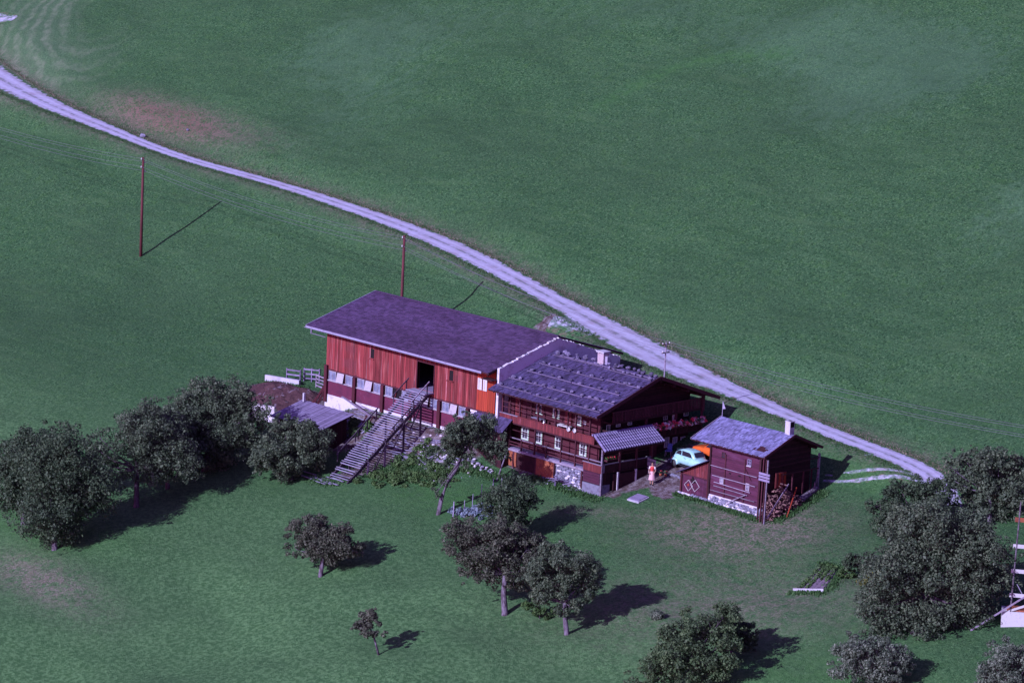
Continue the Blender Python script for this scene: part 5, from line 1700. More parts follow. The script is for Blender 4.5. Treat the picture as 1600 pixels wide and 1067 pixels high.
def oval(hw, z0, z1, p=2.6, n=16):
    """rounded box ring, half width hw, from z0 up to z1"""
    out = []
    zc, hh = (z0 + z1) / 2, (z1 - z0) / 2
    for k in range(n):
        a = 2 * math.pi * k / n
        ca, sa = math.cos(a), math.sin(a)
        out.append((hw * abs(ca) ** (2 / p) * (1 if ca >= 0 else -1), zc + hh * abs(sa) ** (2 / p) * (1 if sa >= 0 else -1)))
    return out


def wheel(parent, xf, x_, y_, r, wdt):
    m = MB()
    n = 18
    w_ = MB()
    rings = [(r * .62, -wdt / 2), (r * .93, -wdt / 2), (r, -wdt * .3), (r, wdt * .3), (r * .93, wdt / 2), (r * .62, wdt / 2)]
    vs = [xf(x_ + q * math.cos(2 * math.pi * k / n), y_ + d, r + q * math.sin(2 * math.pi * k / n)) for q, d in rings for k in range(n)]
    fs = [(i * n + k, i * n + (k + 1) % n, (i + 1) * n + (k + 1) % n, (i + 1) * n + k) for i in range(5) for k in range(n)]
    o = m.add(vs, fs).build("wheel", m_tyre, parent, True)
    s_ = -1 if y_ < 0 else 1
    vs = [xf(x_ + r * .64 * math.cos(2 * math.pi * k / n), y_ + s_ * wdt * .42, r + r * .64 * math.sin(2 * math.pi * k / n)) for k in range(n)] + \
         [xf(x_ + r * .36 * math.cos(2 * math.pi * k / n), y_ + s_ * wdt * .55, r + r * .36 * math.sin(2 * math.pi * k / n)) for k in range(n)]
    fs = [(k, (k + 1) % n, n + (k + 1) % n, n + k) for k in range(n)] + [tuple(range(n, 2 * n))]
    MB().add(vs, fs).build("hubcap", m_chrome, o, True)
    return o


def car_frame(p, heading, pitch=0.0):
    ca, sa = math.cos(heading), math.sin(heading)
    return lambda x_, y_, z_: (p[0] + ca * x_ - sa * y_, p[1] + sa * x_ + ca * y_, p[2] + z_ + x_ * pitch)


# pale blue bug-shaped car, nose towards the storehouse (+x of its own frame)
bp = (2.65, 7.8)
bg_ = gz(*bp)
XF = car_frame((bp[0], bp[1], bg_ + .02), math.radians(-4), .0)
car = thing("parked_car", "pale blue rounded beetle-shaped car parked beside the storehouse annex", "car", (bp[0], bp[1], bg_))
# body: narrow tub with rounded bonnet and tail
secs = []
for x_, hw, z0, z1 in ((-1.95, .12, .42, .50), (-1.88, .38, .34, .66), (-1.7, .55, .28, .84), (-1.4, .64, .25, 1.0), (-1.0, .68, .24, 1.04), (-.5, .70, .23, .98), (0, .71, .23, .95), (.5, .71, .23, .94), (.85, .68, .24, .94), (1.2, .60, .26, .90), (1.5, .50, .28, .80), (1.75, .38, .32, .68), (1.9, .2, .40, .54)):
    secs.append((x_, oval(hw, z0, z1, 3.0)))
body = loft(car, "body", m_blue, XF, secs)
# cabin dome
secs = []
for x_, hw, z1 in ((-1.72, .30, .92), (-1.45, .46, 1.12), (-1.1, .56, 1.32), (-.7, .60, 1.44), (-.3, .615, 1.49), (.1, .61, 1.48), (.42, .59, 1.40), (.68, .58, 1.20), (.88, .55, .98)):
    secs.append((x_, oval(hw, .70, z1, 3.2)))
cab = loft(car, "cabin", m_blue, XF, secs)
# side windows, windscreen, rear window, standing a hair proud of the dome
def side_win(s_, pts):
    q = [XF(a, s_ * b_, c_) for a, b_, c_ in pts]
    nrm = Vector(XF(0, s_ * 1, 0)) - Vector(XF(0, 0, 0))
    MB().prism(q, nrm * .02).build("side_window", m_carglass, cab)
for s_ in (-1, 1):
    side_win(s_, [(-1.28, .570, 1.02), (-.62, .632, 1.02), (-.62, .615, 1.33), (-.78, .600, 1.34), (-1.05, .560, 1.24)])
    side_win(s_, [(-.50, .636, 1.02), (.55, .616, 1.00), (.40, .596, 1.24), (.22, .598, 1.34), (-.50, .620, 1.37)])
ws = [XF(.74, -.50, 1.04), XF(.74, .50, 1.04), XF(.50, .46, 1.34), XF(.50, -.46, 1.34)]
dirv = (Vector(XF(1, 0, .45)) - Vector(XF(0, 0, 0))).normalized()
MB().prism([Vector(p) + dirv * .09 for p in ws], dirv * .02).build("windscreen", m_carglass, cab)
dirb = (Vector(XF(-1, 0, .9)) - Vector(XF(0, 0, 0))).normalized()
MB().prism([Vector(XF(-1.33, y_, z_)) + dirb * .05 for y_, z_ in ((-.36, 1.13), (.36, 1.13), (.40, 1.29), (-.40, 1.29))], dirb * .02).build("rear_window", m_carglass, cab)
for x_, s_ in ((-1.22, -1), (-1.22, 1), (1.18, -1), (1.18, 1)):
    fd = MB()
    vs, fs = [], []
    na, nb = 11, 6
    for i in range(na):
        a = math.pi * (-.06 + 1.12 * i / (na - 1))
        for j in range(nb):
            t = j / (nb - 1)
            rr_ = .43 - .17 * t ** 3
            vs.append(XF(x_ + rr_ * math.cos(a) * (1.08 if math.cos(a) * (1 if x_ > 0 else -1) > 0 else 1.0), s_ * (.55 + .24 * math.sin(t * 1.57)), .31 + rr_ * math.sin(a)))
    for i in range(na - 1):
        for j in range(nb - 1):
            q = (i * nb + j, i * nb + j + 1, (i + 1) * nb + j + 1, (i + 1) * nb + j)
            fs.append(q)
    fd.add(vs, fs).build("fender", m_blue, car, True)
    wheel(car, XF, x_, s_ * .655, .315, .16)
for s_ in (-1, 1):
    MB().bar(XF(-.85, s_ * .72, .27), XF(.8, s_ * .72, .27), .14, .05).build("running_board", m_tyre, car)
    hd = MB().ball(XF(1.52, s_ * .58, .62), (.10, .11, .11), 10, 7).build("headlight", m_chrome, car, True)
    MB().ball(XF(-1.62, s_ * .62, .58), (.06, .05, .08), 8, 6).build("tail_light", m_orangecar, car, True)
    MB().bar(XF(-.2, s_ * .735, .86), XF(-.05, s_ * .735, .86), .03, .03).build("door_handle", m_chrome, car)
for x_ in (-2.02, 1.98):
    MB().tube([XF(x_ * .93, -.72, .38), XF(x_, -.5, .38), XF(x_, .5, .38), XF(x_ * .93, .72, .38)], .05, 7).build("bumper", m_chrome, car, True)
for y_ in (-.2, .2):
    MB().bar(XF(-.9, y_, 1.42), XF(.2, y_ * .98, 1.50), .02, .02).build("roof_strip", m_chrome, car)

# orange saloon behind it, nose towards the house
op = (3.4, 9.75)
og = gz(*op)
XO = car_frame((op[0], op[1], og + .02), math.radians(176), .0)
car2 = thing("parked_car", "orange boxy car mostly hidden behind the pale blue one", "car", (op[0], op[1], og))
prof = [(-2.0, .40, .78), (-1.93, .34, .90), (-1.3, .30, .94), (-.2, .28, .93), (.6, .28, .92), (.75, .28, .90), (1.4, .30, .86), (1.95, .34, .78), (2.04, .40, .66)]
loft(car2, "body", m_orangecar, XO, [(x_, oval(.80 if abs(x_) < 1.9 else .76, z0, z1, 5, 20)) for x_, z0, z1 in prof])
cab2 = loft(car2, "cabin", m_orangecar, XO, [(x_, oval(hw, .75, z1, 5, 20)) for x_, hw, z1 in ((-1.62, .66, .92), (-1.05, .64, 1.34), (-.6, .63, 1.40), (.1, .63, 1.40), (.32, .64, 1.34), (.85, .70, .93))])
for s_ in (-1, 1):
    nrm = Vector(XO(0, s_, 0)) - Vector(XO(0, 0, 0))
    for pts in ([(-1.25, .70, .97), (-.52, .70, .97), (-.52, .645, 1.30), (-.98, .645, 1.30)], [(-.42, .70, .97), (.62, .70, .97), (.26, .645, 1.28), (-.42, .645, 1.30)]):
        MB().prism([XO(a, s_ * b_, c_) for a, b_, c_ in pts], nrm * .02).build("side_window", m_carglass, cab2)
    MB().box(0, 0.001, 0, .001, 0, .001)
    MB().bar(XO(2.03, s_ * .55, .64), XO(2.08, s_ * .55, .64), .22, .16).build("headlight", m_chrome, car2)
    MB().bar(XO(-2.02, s_ * .6, .7), XO(-1.97, s_ * .6, .7), .2, .12).build("tail_light", m_orangecar, car2)
dirv = (Vector(XO(.75, 0, .65)) - Vector(XO(0, 0, 0))).normalized()
MB().prism([Vector(p) + dirv * .03 for p in (XO(.80, -.60, .98), XO(.80, .60, .98), XO(.36, .56, 1.32), XO(.36, -.56, 1.32))], dirv * .02).build("windscreen", m_carglass, cab2)
for x_, s_ in ((-1.25, -1), (-1.25, 1), (1.25, -1), (1.25, 1)):
    wheel(car2, XO, x_, s_ * .73, .30, .16)
for x_ in (-2.06, 2.1):
    MB().bar(XO(x_, -.78, .42), XO(x_, .78, .42), .07, .12).build("bumper", m_chrome, car2)

# ------------------------------------------------------------------ person
m_skin = mat("skin", (.45, .25, .20), .6)
m_hair = mat("dark hair", (.035, .022, .02), .7)
m_dress = mat("pink dress", (.66, .40, .46), .8, [((9, 9, 3), .45, .65, (.68, .42, .46))])
m_bodice = mat("red bodice", (.58, .05, .06), .8)
m_blouse = mat("white blouse", (.72, .68, .72), .8)
m_shoe = mat("shoe", (.06, .03, .03), .6)
pp = PT['person']
pg_ = gz(pp[0], pp[1])
person = thing("person", "person in a pink dress with red bodice standing in front of the stable door", "person", (pp[0], pp[1], pg_))
PX, PY, PZ = pp[0], pp[1], pg_
fa = math.radians(-60)      # facing the camera's left
fr_, rt_ = Vector((math.cos(fa), math.sin(fa), 0)), Vector((-math.sin(fa), math.cos(fa), 0))
def bpnt(r_, f_, z_): return Vector((0, 0, 0)) + rt_ * r_ + fr_ * f_ + Vector((0, 0, z_))
jv, je, jr = [], [], []
def joint(p, r, par=None):
    jv.append(p); jr.append(r)
    if par is not None: je.append((par, len(jv) - 1))
    return len(jv) - 1
pel = joint(bpnt(0, 0, .95), .13)
wai = joint(bpnt(0, .01, 1.10), .115, pel)
che = joint(bpnt(0, .01, 1.32), .135, wai)
nek = joint(bpnt(0, .0, 1.46), .055, che)
hd1 = joint(bpnt(0, .02, 1.54), .075, nek)
hd2 = joint(bpnt(0, .02, 1.63), .088, hd1)
hd3 = joint(bpnt(0, .01, 1.70), .06, hd2)
for s_ in (-1, 1):
    hip = joint(bpnt(s_ * .09, 0, .88), .10, pel)
    kne = joint(bpnt(s_ * .10, .03 + (.06 if s_ > 0 else 0), .48), .058, hip)
    ank = joint(bpnt(s_ * .10, -.01 + (.08 if s_ > 0 else 0), .09), .04, kne)
    joint(bpnt(s_ * .11, .13 + (.08 if s_ > 0 else 0), .035), .032, ank)
    sho = joint(bpnt(s_ * .17, 0, 1.38), .058, che)
    elb = joint(bpnt(s_ * .26, -.02, 1.13), .042, sho)
    wri = joint(bpnt(s_ * .20, .15, .96), .028, elb)
    plm = joint(bpnt(s_ * .17, .20, .92), .034, wri)
    for k in range(4):
        f1 = joint(bpnt(s_ * (.135 + .022 * k), .245, .905 - .004 * k), .009, plm)
        joint(bpnt(s_ * (.13 + .022 * k), .272 + (.008 if k in (1, 2) else 0), .875), .008, f1)
    t1 = joint(bpnt(s_ * .125, .20, .935), .010, plm)
    joint(bpnt(s_ * .105, .225, .925), .009, t1)
me = bpy.data.meshes.new("body")
me.from_pydata([tuple(v) for v in jv], je, [])
bo = bpy.data.objects.new("body", me)
COL.objects.link(bo)
bo.parent = person
BASE[bo] = BASE[person]
md = bo.modifiers.new("skin", 'SKIN')
for i, sv in enumerate(me.skin_vertices[0].data):
    sv.radius = (jr[i], jr[i])
    sv.use_root = (i == pel)
sb = bo.modifiers.new("sub", 'SUBSURF')
sb.levels = sb.render_levels = 1
me.materials.append(m_skin)
def ring_lathe(name, mat_, secs, parent, n=20, wave=0.0):
    m = MB()
    vs = []
    for z_, rx, ry in secs:
        for k in range(n):
            a = 2 * math.pi * k / n
            wv = 1 + wave * math.sin(a * 6) * (1.0 - min(1, (z_ - .4) / .6))
            q = bpnt(math.cos(a) * rx * wv, math.sin(a) * ry * wv, z_)
            vs.append((PX + q.x, PY + q.y, PZ + q.z))
    fs = [(i * n + k, i * n + (k + 1) % n, (i + 1) * n + (k + 1) % n, (i + 1) * n + k) for i in range(len(secs) - 1) for k in range(n)]
    fs.append(tuple((len(secs) - 1) * n + k for k in range(n)))
    return m.add(vs, fs).build(name, mat_, parent, True)
ring_lathe("skirt", m_dress, [(.40, .27, .26), (.6, .235, .225), (.85, .185, .17), (1.03, .145, .13), (1.08, .138, .125)], person, wave=.07)
ring_lathe("bodice", m_bodice, [(1.06, .14, .127), (1.2, .158, .145), (1.34, .172, .15), (1.40, .15, .12)], person)
for s_ in (-1, 1):
    a, b_ = bpnt(s_ * .16, 0, 1.39), bpnt(s_ * .235, -.015, 1.20)
    MB().tube([(PX + a.x, PY + a.y, PZ + a.z), (PX + b_.x, PY + b_.y, PZ + b_.z)], [.072, .068], 9).build("sleeve", m_blouse, person, True)
hq = bpnt(0, -.03, 1.655)
hm = MB().ball((PX + hq.x, PY + hq.y, PZ + hq.z), (.105, .105, .105), 12, 8)
hm.v = [v for v in hm.v]
hair = hm.build("hair", m_hair, person, True)
q = bpnt(0, -.13, 1.60)
MB().ball((PX + q.x, PY + q.y, PZ + q.z), .055, 8, 6).build("bun", m_hair, hair, True)
for r_, z_, mt in ((-.032, 1.635, m_hair), (.032, 1.635, m_hair)):
    q = bpnt(r_, .098, z_)
    MB().ball((PX + q.x, PY + q.y, PZ + q.z), .011, 6, 5).build("eye", mt, person, True)
q = bpnt(0, .112, 1.605)
MB().ball((PX + q.x, PY + q.y, PZ + q.z), (.014, .014, .022), 6, 5).build("nose", m_skin, person, True)
q = bpnt(0, .098, 1.565)
MB().ball((PX + q.x, PY + q.y, PZ + q.z), (.024, .012, .007), 6, 5).build("mouth", m_bodice, person, True)
for s_ in (-1, 1):
    f_ = .13 if s_ < 0 else .21
    q = bpnt(s_ * .105, f_ - .07, .03)
    R = Matrix.Rotation(fa, 3, 'Z')
    MB().ball((PX + q.x, PY + q.y, PZ + q.z + .01), (.13, .045, .045), 8, 6, R).build("shoe", m_shoe, person, True)

# ------------------------------------------------------------------ flower boxes on the gable balcony
m_petal = [mat("red geranium", (.72, .06, .12), .6, irand=.3), mat("pink geranium", (.80, .32, .46), .6, irand=.3), mat("white petunia", (.82, .78, .82), .6, irand=.2)]
for i in range(5):
    y0, y1 = 6.15 + i * 1.2, 7.3 + i * 1.2
    o = thing("flower_box", ["leftmost flower box on the gable balcony, mostly pink", "second flower box on the gable balcony", "middle flower box on the gable balcony", "fourth flower box on the gable balcony", "rightmost flower box on the gable balcony, by the corner post"][i], "flower box", (-.42, (y0 + y1) / 2, 4.05), "flower boxes on the gable balcony")
    MB().box(-.54, -.26, y0, y1, 4.0, 4.2).build("box", m_rail, o)
    rr = random.Random(300 + i)
    lb = [(-.38 + rr.uniform(-.1, .15), y0 + (y1 - y0) * t, 4.28 + rr.uniform(-.05, .1), .2) for t in (.1, .3, .5, .7, .9)]
    leaves("foliage", lf_fresh, o, lb, 500, .09, 310 + i)
    for c_ in range(3):
        lb = [(-.33 + rr.uniform(-.1, .18), rr.uniform(y0, y1), 4.36 + rr.uniform(-.22, .2), rr.uniform(.08, .15)) for _ in range((8, 8, 6)[c_] if i != 4 else (5, 7, 9)[c_])]
        leaves("blossom", m_petal[c_], o, lb, 60 * len(lb), .075, 330 + 3 * i + c_, shell=.3)

# ------------------------------------------------------------------ things on and around the house
def basin(c, r, label):
    n = 20
    vs, fs = [], []
    for q, d in ((r, 0), (r * .96, .05), (r * .7, .10), (r * .66, .10), (r * .9, .045), (r * .94, 0)):
        vs += [(c[0] + q * math.cos(2 * math.pi * k / n), c[1] + d - .1, c[2] + q * math.sin(2 * math.pi * k / n)) for k in range(n)]
    fs = [(i * n + k, i * n + (k + 1) % n, (i + 1) * n + (k + 1) % n, (i + 1) * n + k) for i in range(5) for k in range(n)]
    fs.append(tuple(range(2 * n, 3 * n)))
    o = MB().add(vs, fs).build("enamel_basin", m_paint, None, True)
    tag(o, label, "basin", "enamel basins on the long balcony")
basin((-3.95, 1.05, 4.22), .2, "left of two round white basins leaning on the long balcony")
basin((-3.3, 1.05, 4.24), .19, "right of two round white basins leaning on the long balcony")
tb = thing("laundry_table", "small white covered table on the upper long balcony", "table", (-5.0, 1.6, 3.5))
MB().box(-5.6, -4.3, 1.32, 1.75, 4.18, 4.24).build("tabletop", m_paint, tb)
for x_ in (-5.5, -4.4):
    for y_ in (1.38, 1.7):
        piece("leg", m_paint, tb, (x_, y_, 3.84), (.05, .05, .68))
cloth = MB()
for k in range(10):
    a0, a1 = k / 10, (k + 1) / 10
    zz = lambda t: 4.26 - max(0, .25 - t) * 1.2
    cloth.add([(-5.7 + .7 * a0, 1.28, zz(a0)), (-5.7 + .7 * a1, 1.28, zz(a1)), (-5.7 + .7 * a1, 1.7, zz(a1) + .05), (-5.7 + .7 * a0, 1.7, zz(a0) + .05)], [(0, 1, 2, 3)])
tag(cloth.build("white_blanket", m_paint, None, True), "white blanket hanging over the end of the balcony table", "blanket")
cr = thing("wooden_crate", "wooden box with pale lid standing on the upper long balcony", "crate", (-7.9, 1.5, 3.5))
MB().box(-8.3, -7.3, 1.3, 1.75, 3.52, 4.22).build("box", m_log, cr)
MB().box(-8.34, -7.26, 1.27, 1.78, 4.225, 4.27).build("lid", m_tread, cr)
tag(MB().tube([(-7.0, 1.4, 3.52), (-7.0, 1.4, 4.3)], [.13, .11], 10).build("milk_can", m_chrome, None, True), "slim light churn beside the wooden box on the long balcony", "churn")
m_bluecloth = mat("blue cloth", (.30, .32, .62), .85)
def rag(name, y_, wd, ln, mt, label):
    m = MB()
    n = 7
    vs = []
    for j in range(5):
        for k in range(n):
            t = k / (n - 1)
            vs.append((-.34 + .05 * math.sin(t * 9 + j) + (.02 if j else -.03), y_ + (t - .5) * wd * (1 - .08 * j), 2.17 - ln * (j / 4) * (1 + .25 * math.sin(t * 5))))
    fs = [(j * n + k, j * n + k + 1, (j + 1) * n + k + 1, (j + 1) * n + k) for j in range(4) for k in range(n - 1)]
    o = m.add(vs, fs).build(name, mt)
    sol = o.modifiers.new("thick", 'SOLIDIFY')
    sol.thickness = .012
    tag(o, label, "laundry", "laundry on the gallery rail")
rag("laundry_cloth", 3.3, .42, .22, m_paint, "white cloth over the gallery rail")
rag("laundry_cloth", 4.95, .3, .35, m_bluecloth, "pale blue cloth over the gallery rail")
rag("laundry_cloth", 5.9, .2, .14, m_paint, "small whitish rag at the far end of the gallery rail")
fb = thing("flower_box", "small planter with a few red flowers inside the gallery above the stable", "flower box", (-.75, 2.4, 2.35))
MB().box(-.9, -.6, 1.9, 3.3, 2.2, 2.34).build("box", m_rail, fb)
leaves("foliage", lf_fresh, fb, [(-.75, 2.0 + .3 * k, 2.42, .13) for k in range(5)], 260, .07, 401)
leaves("blossom", m_petal[0], fb, [(-.72, 2.1 + .35 * k, 2.48, .07) for k in range(4)], 90, .05, 402)
# hanging lamp at the gable, closed parasol
lampo = thing("closed_parasol", "pale closed parasol standing on the flower balcony", "parasol", (-.95, 9.25, 3.52))
MB().tube([(-.95, 9.25, 3.52), (-.95, 9.25, 5.3)], .025, 6).build("shaft", m_metal, lampo)
MB().tube([(-.95, 9.25, 4.3), (-.95, 9.25, 4.9), (-.95, 9.25, 5.25)], [.06, .11, .02], 9).build("canopy", m_paint, lampo, True)
# blue garden chair in the yard
cg = gz(-.55, 8.55)
bc = thing("garden_chair", "blue garden chair in the shade by the farmhouse gable", "chair", (-.55, 8.55, cg))
m_bluep = mat("blue plastic", (.16, .20, .55), .5)
CH = car_frame((-.55, 8.55, cg), math.radians(-60))
MB().bar(CH(-.25, 0, .43), CH(.25, 0, .43), .5, .04).build("seat", m_bluep, bc)
MB().bar(CH(-.24, 0, .46), CH(-.36, 0, .92), .5, .04, (1, 0, 0)).build("backrest", m_bluep, bc)
for x_ in (-.22, .22):
    for y_ in (-.21, .21):
        MB().bar(CH(x_ * 1.1, y_ * 1.1, 0), CH(x_, y_, .42), .035, .035, (0, 1, 0)).build("leg", m_railgrey, bc)
# red flower pots at the yard's edge
m_terra = mat("terracotta", (.42, .12, .07), .85)
for i, (x_, y_) in enumerate(((1.35, 5.75), (1.75, 5.9))):
    g = gz(x_, y_)
    o = thing("flower_pot", ("left" if i == 0 else "right") + " one of two flower pots at the yard's edge behind the person", "flower pot", (x_, y_, g), "flower pots at the yard's edge")
    MB().tube([(x_, y_, g), (x_, y_, g + .16), (x_, y_, g + .19)], [.08, .11, .12], 10).build("pot", m_terra, o, True)
    leaves("foliage", lf_dark, o, [(x_, y_, g + .32, .14)], 160, .06, 500 + i)
    leaves("blossom", m_petal[0], o, [(x_ + .03, y_, g + .36, .08)], 50, .05, 510 + i)
# edging stones of the yard
ye = thing("yard_edging", "row of pale edging stones along the sunny rim of the yard", "stones", (3.2, 5.5, gz(3.2, 5.5)))
for i in range(22):
    t = i / 21
    x_, y_ = 1.6 + 3.6 * t, 6.1 + .35 * math.sin(t * 5) - .7 * t
    stone(ye, (x_, y_, gz(x_, y_) + .06), rnd(.2, .38), m_stone)
# slab on the grass
sp = PT['slab']
sgz = gz(sp[0], sp[1])
slab = thing("cover_slab", "grey square cover slab lying on the grass before the storehouse", "slab", (sp[0], sp[1], sgz))
sl_ = Matrix.Rotation(math.atan(.22), 3, 'X')
piece("slab", m_grey, slab, (sp[0], sp[1], sgz + .13), (1.05, 1.0, .08), M3=sl_)
piece("frame", m_conc, slab, (sp[0], sp[1], sgz + .03), (1.2, 1.15, .14), M3=sl_)

# ------------------------------------------------------------------ manure yard: wall, fences, plank on trestles
w0, w1 = PT['wall0'], PT['wall1']
m = MB()
m.bar((w0[0], w0[1], gz(*w0[:2]) + .25), (w1[0], w1[1], gz(*w1[:2]) + .2), .22, .55)
tag(m.build("concrete_wall", m_conc), "low whitewashed wall behind the manure heap", "wall")
heap = MB()
n1, n2 = 26, 18
vs = []
rr = random.Random(9)
for j in range(n2):
    for i in range(n1):
        u, v = i / (n1 - 1) * 2 - 1, j / (n2 - 1) * 2 - 1
        x_, y_ = -38 + u * 4.6, 1.1 + v * 1.9
        e = max(0, 1 - u * u) * max(0, 1 - v * v)
        vs.append((x_, y_, gz(x_, y_) - .12 + e ** .6 * (.45 + rr.uniform(-.12, .14))))
fs = [(j * n1 + i, j * n1 + i + 1, (j + 1) * n1 + i + 1, (j + 1) * n1 + i) for j in range(n2 - 1) for i in range(n1 - 1)]
tag(heap.add(vs, fs).build("manure_heap", m_soil), "brown manure heap beside the barn's left corner", "heap")
def fence(p0, p1, n, rails, label, mt=None, h=1.15):
    p0, p1 = Vector((p0[0], p0[1], 0)), Vector((p1[0], p1[1], 0))
    o = thing("wooden_fence", label, "fence", (p0.x, p0.y, gz(p0.x, p0.y)), "fences by the manure heap")
    pts = []
    for i in range(n):
        q = p0.lerp(p1, i / (n - 1))
        g = gz(q.x, q.y)
        pts.append(Vector((q.x, q.y, g)))
        post(o, q.x, q.y, g - .15, g + h, .1, mt or m_railgrey)
    for k in range(rails):
        z_ = h * (k + .7) / rails
        for a, b_ in zip(pts[:-1], pts[1:]):
            plank("rail", mt or m_railgrey, o, a + Vector((0, -.07, z_)), b_ + Vector((0, -.07, z_)), .04, .12)
ff = PT['ffence']
fence(ff[0], ff[1], 2, 3, "left section of the plank fence behind the whitewashed wall", m_grey)
fence(ff[2], ff[3], 3, 3, "right section of the plank fence next to the barn corner", m_grey)
fence(PT['hg0'], PT['hg1'], 2, 4, "pale hurdle gate right at the barn corner", m_railgrey)
tr = thing("trestle_plank", "long pale plank propped on a trestle in front of the barn", "plank", (-26, -.2, gz(-26, -.2)))
plank("plank", m_railgrey, tr, (-28.6, -.15, 2.2), (-24.6, -.5, 1.35), .22, .05)
plank("plank", m_railgrey, tr, (-26.6, .2, 1.75), (-23.9, -.6, 1.8), .16, .05)
for x_ in (-25.2, -24.5):
    plank("leg", m_rail, tr, (x_ - .2, -.9, gz(x_, -.9)), (x_, -.4, 1.4), .08, .08)
    plank("leg", m_rail, tr, (x_ + .2, .1, gz(x_, .1)), (x_, -.4, 1.4), .08, .08)
# rubble and old boards below the barn front
rub = thing("rubble_pile", "pale heap of broken stone and mortar below the barn's red wall", "rubble", (-16.5, -1.4, gz(-16.5, -1.4)))
for i in range(290):
    x_, y_ = random.gauss(-16.0, 1.4), random.gauss(-1.3, .9)
    stone(rub, (x_, y_, gz(x_, y_) + .0), rnd(.10, .30) * (1.5 if random.random() < .12 else 1), m_white if random.random() < .45 else m_stone)
lum = thing("old_lumber", "scattered pale old boards lying in front of the barn", "lumber", (-19, -.6, gz(-19, -.6)))
for i in range(46):
    x_, y_ = rnd(-27.5, -14.0), rnd(-2.6, .4)
    L_ = rnd(1.0, 3.2)
    a_ = rnd(-.35, .35) + (1.4 if random.random() < .2 else 0)
    dx, dy = math.cos(a_) * L_ / 2, math.sin(a_) * L_ / 2
    plank("old_board", m_tread, lum, (x_ - dx, y_ - dy, gz(x_ - dx, y_ - dy) + rnd(.05, .16)), (x_ + dx, y_ + dy, gz(x_ + dx, y_ + dy) + rnd(.05, .16)), rnd(.12, .22), .03)
lum2 = thing("old_lumber", "few boards on the ground at the stair's lower end", "lumber", (-21.5, -7.6, gz(-21.5, -7.6)))
for i in range(9):
    x_, y_ = rnd(-23.6, -20), rnd(-8.6, -7.4)
    plank("old_board", m_tread, lum2, (x_ - .8, y_, gz(x_ - .8, y_) + .06), (x_ + .8, y_ + rnd(-.3, .3), gz(x_ + .8, y_) + .08), .16, .03)
q0, q1 = PT['pw0'], PT['pw1']
pw = MB().bar((q0[0], q0[1], gz(*q0[:2]) + .45), (q1[0], q1[1], gz(*q1[:2]) + .55), .25, 1.5).build("pit_wall", m_white)
tag(pw, "whitewashed pit wall glimpsed through the leaves left of the low shed", "wall")
lw = thing("stone_wall", "low pale dry-stone wall under the lean-to's front", "wall", (-11.5, -.7, gz(-11.5, -.7)))
for i in range(70):
    x_ = rnd(-14.2, -10.4)
    stone(lw, (x_, -.6 + rnd(-.25, .2), gz(x_, -.6) + rnd(-.05, .28)), rnd(.14, .32), m_white if random.random() < .4 else m_stone)
dp = MB().tube([(-9.2, -1.2, gz(-9.2, -1.2)), (-10.1, .6, 1.3)], .05, 6).build("leaning_pole", m_railgrey)
tag(dp, "grey pole leaning in the shade beside the lean-to", "pole")

# ------------------------------------------------------------------ vegetable plots
gl = ["front pale post of the plot fence, nearest the crooked tree", "second thin stake of the plot fence", "third thin stake of the plot fence", "fourth stake of the plot fence", "fifth stake of the plot fence", "last thick stake of the plot fence by the tall bush"]
for i, p in enumerate(PT['gfence']):
    g = gz(p[0], p[1])
    o = MB().tube([(p[0], p[1], g - .1), (p[0] + .03, p[1], g + (1.2 if i in (0, 5) else .95))], [.06 if i in (0, 5) else .035, .04 if i in (0, 5) else .025], 6).build("fence_stake", m_tread)
    tag(o, gl[i], "stake", "stakes of the small plot")
m_cab = leaf_mat("cabbage leaf", (.15, .20, .27), (.24, .29, .38), (.12, .17, .20), .1)
rr = random.Random(4)
cl = ["front left", "front middle", "front right", "back left", "back right"]
for i, p in enumerate(PT['cab']):
    g = gz(p[0], p[1])
    o = thing("cabbage_row", f"{cl[i]} bunch of bluish cabbages in the small plot", "cabbages", (p[0], p[1], g), "cabbages in the small plot")
    lb = [(p[0] + rr.uniform(-1.0, 1.0), p[1] + rr.uniform(-.5, .5), g + .16 + rr.uniform(-.04, .1), rr.uniform(.13, .22)) for _ in range(12)]
    lb = [(a, b_, gz(a, b_) + .15, r) for a, b_, c_, r in lb]
    leaves("foliage", m_cab, o, lb, 750, .15, 600 + i, droop=-.3)
b0, b1, b2, b3 = [Vector(PT[k]) for k in ('bed0', 'bed1', 'bed2', 'bed3')]
bed = MB()
nu, nv = 14, 20
vs = []
for j in range(nv):
    for i in range(nu):
        q = b0.lerp(b1, i / (nu - 1)).lerp(b3.lerp(b2, i / (nu - 1)), j / (nv - 1))
        e = 0 if i in (0, nu - 1) or j in (0, nv - 1) else .10 + .05 * math.sin(i * 2.2) + random.uniform(-.02, .02)
        vs.append((q.x, q.y, gz(q.x, q.y) - .03 + e))
fs = [(j * nu + i, j * nu + i + 1, (j + 1) * nu + i + 1, (j + 1) * nu + i) for j in range(nv - 1) for i in range(nu - 1)]
m_bed = mat("garden soil", (.17, .13, .18), .95, [((3, 3, 3), .45, .65, (.11, .08, .11))], bmp=((8, 8, 8), .8, .08))
bt = thing("garden_bed", "small tilled garden bed with a pale board along its lower edge", "garden bed", (b0.x, b0.y, gz(b0.x, b0.y)))
bed.add(vs, fs).build("soil", m_bed, bt)
plank("edge_board", m_conc, bt, (b0.x, b0.y - .05, gz(b0.x, b0.y) + .12), (b1.x, b1.y - .05, gz(b1.x, b1.y) + .12), .06, .24)
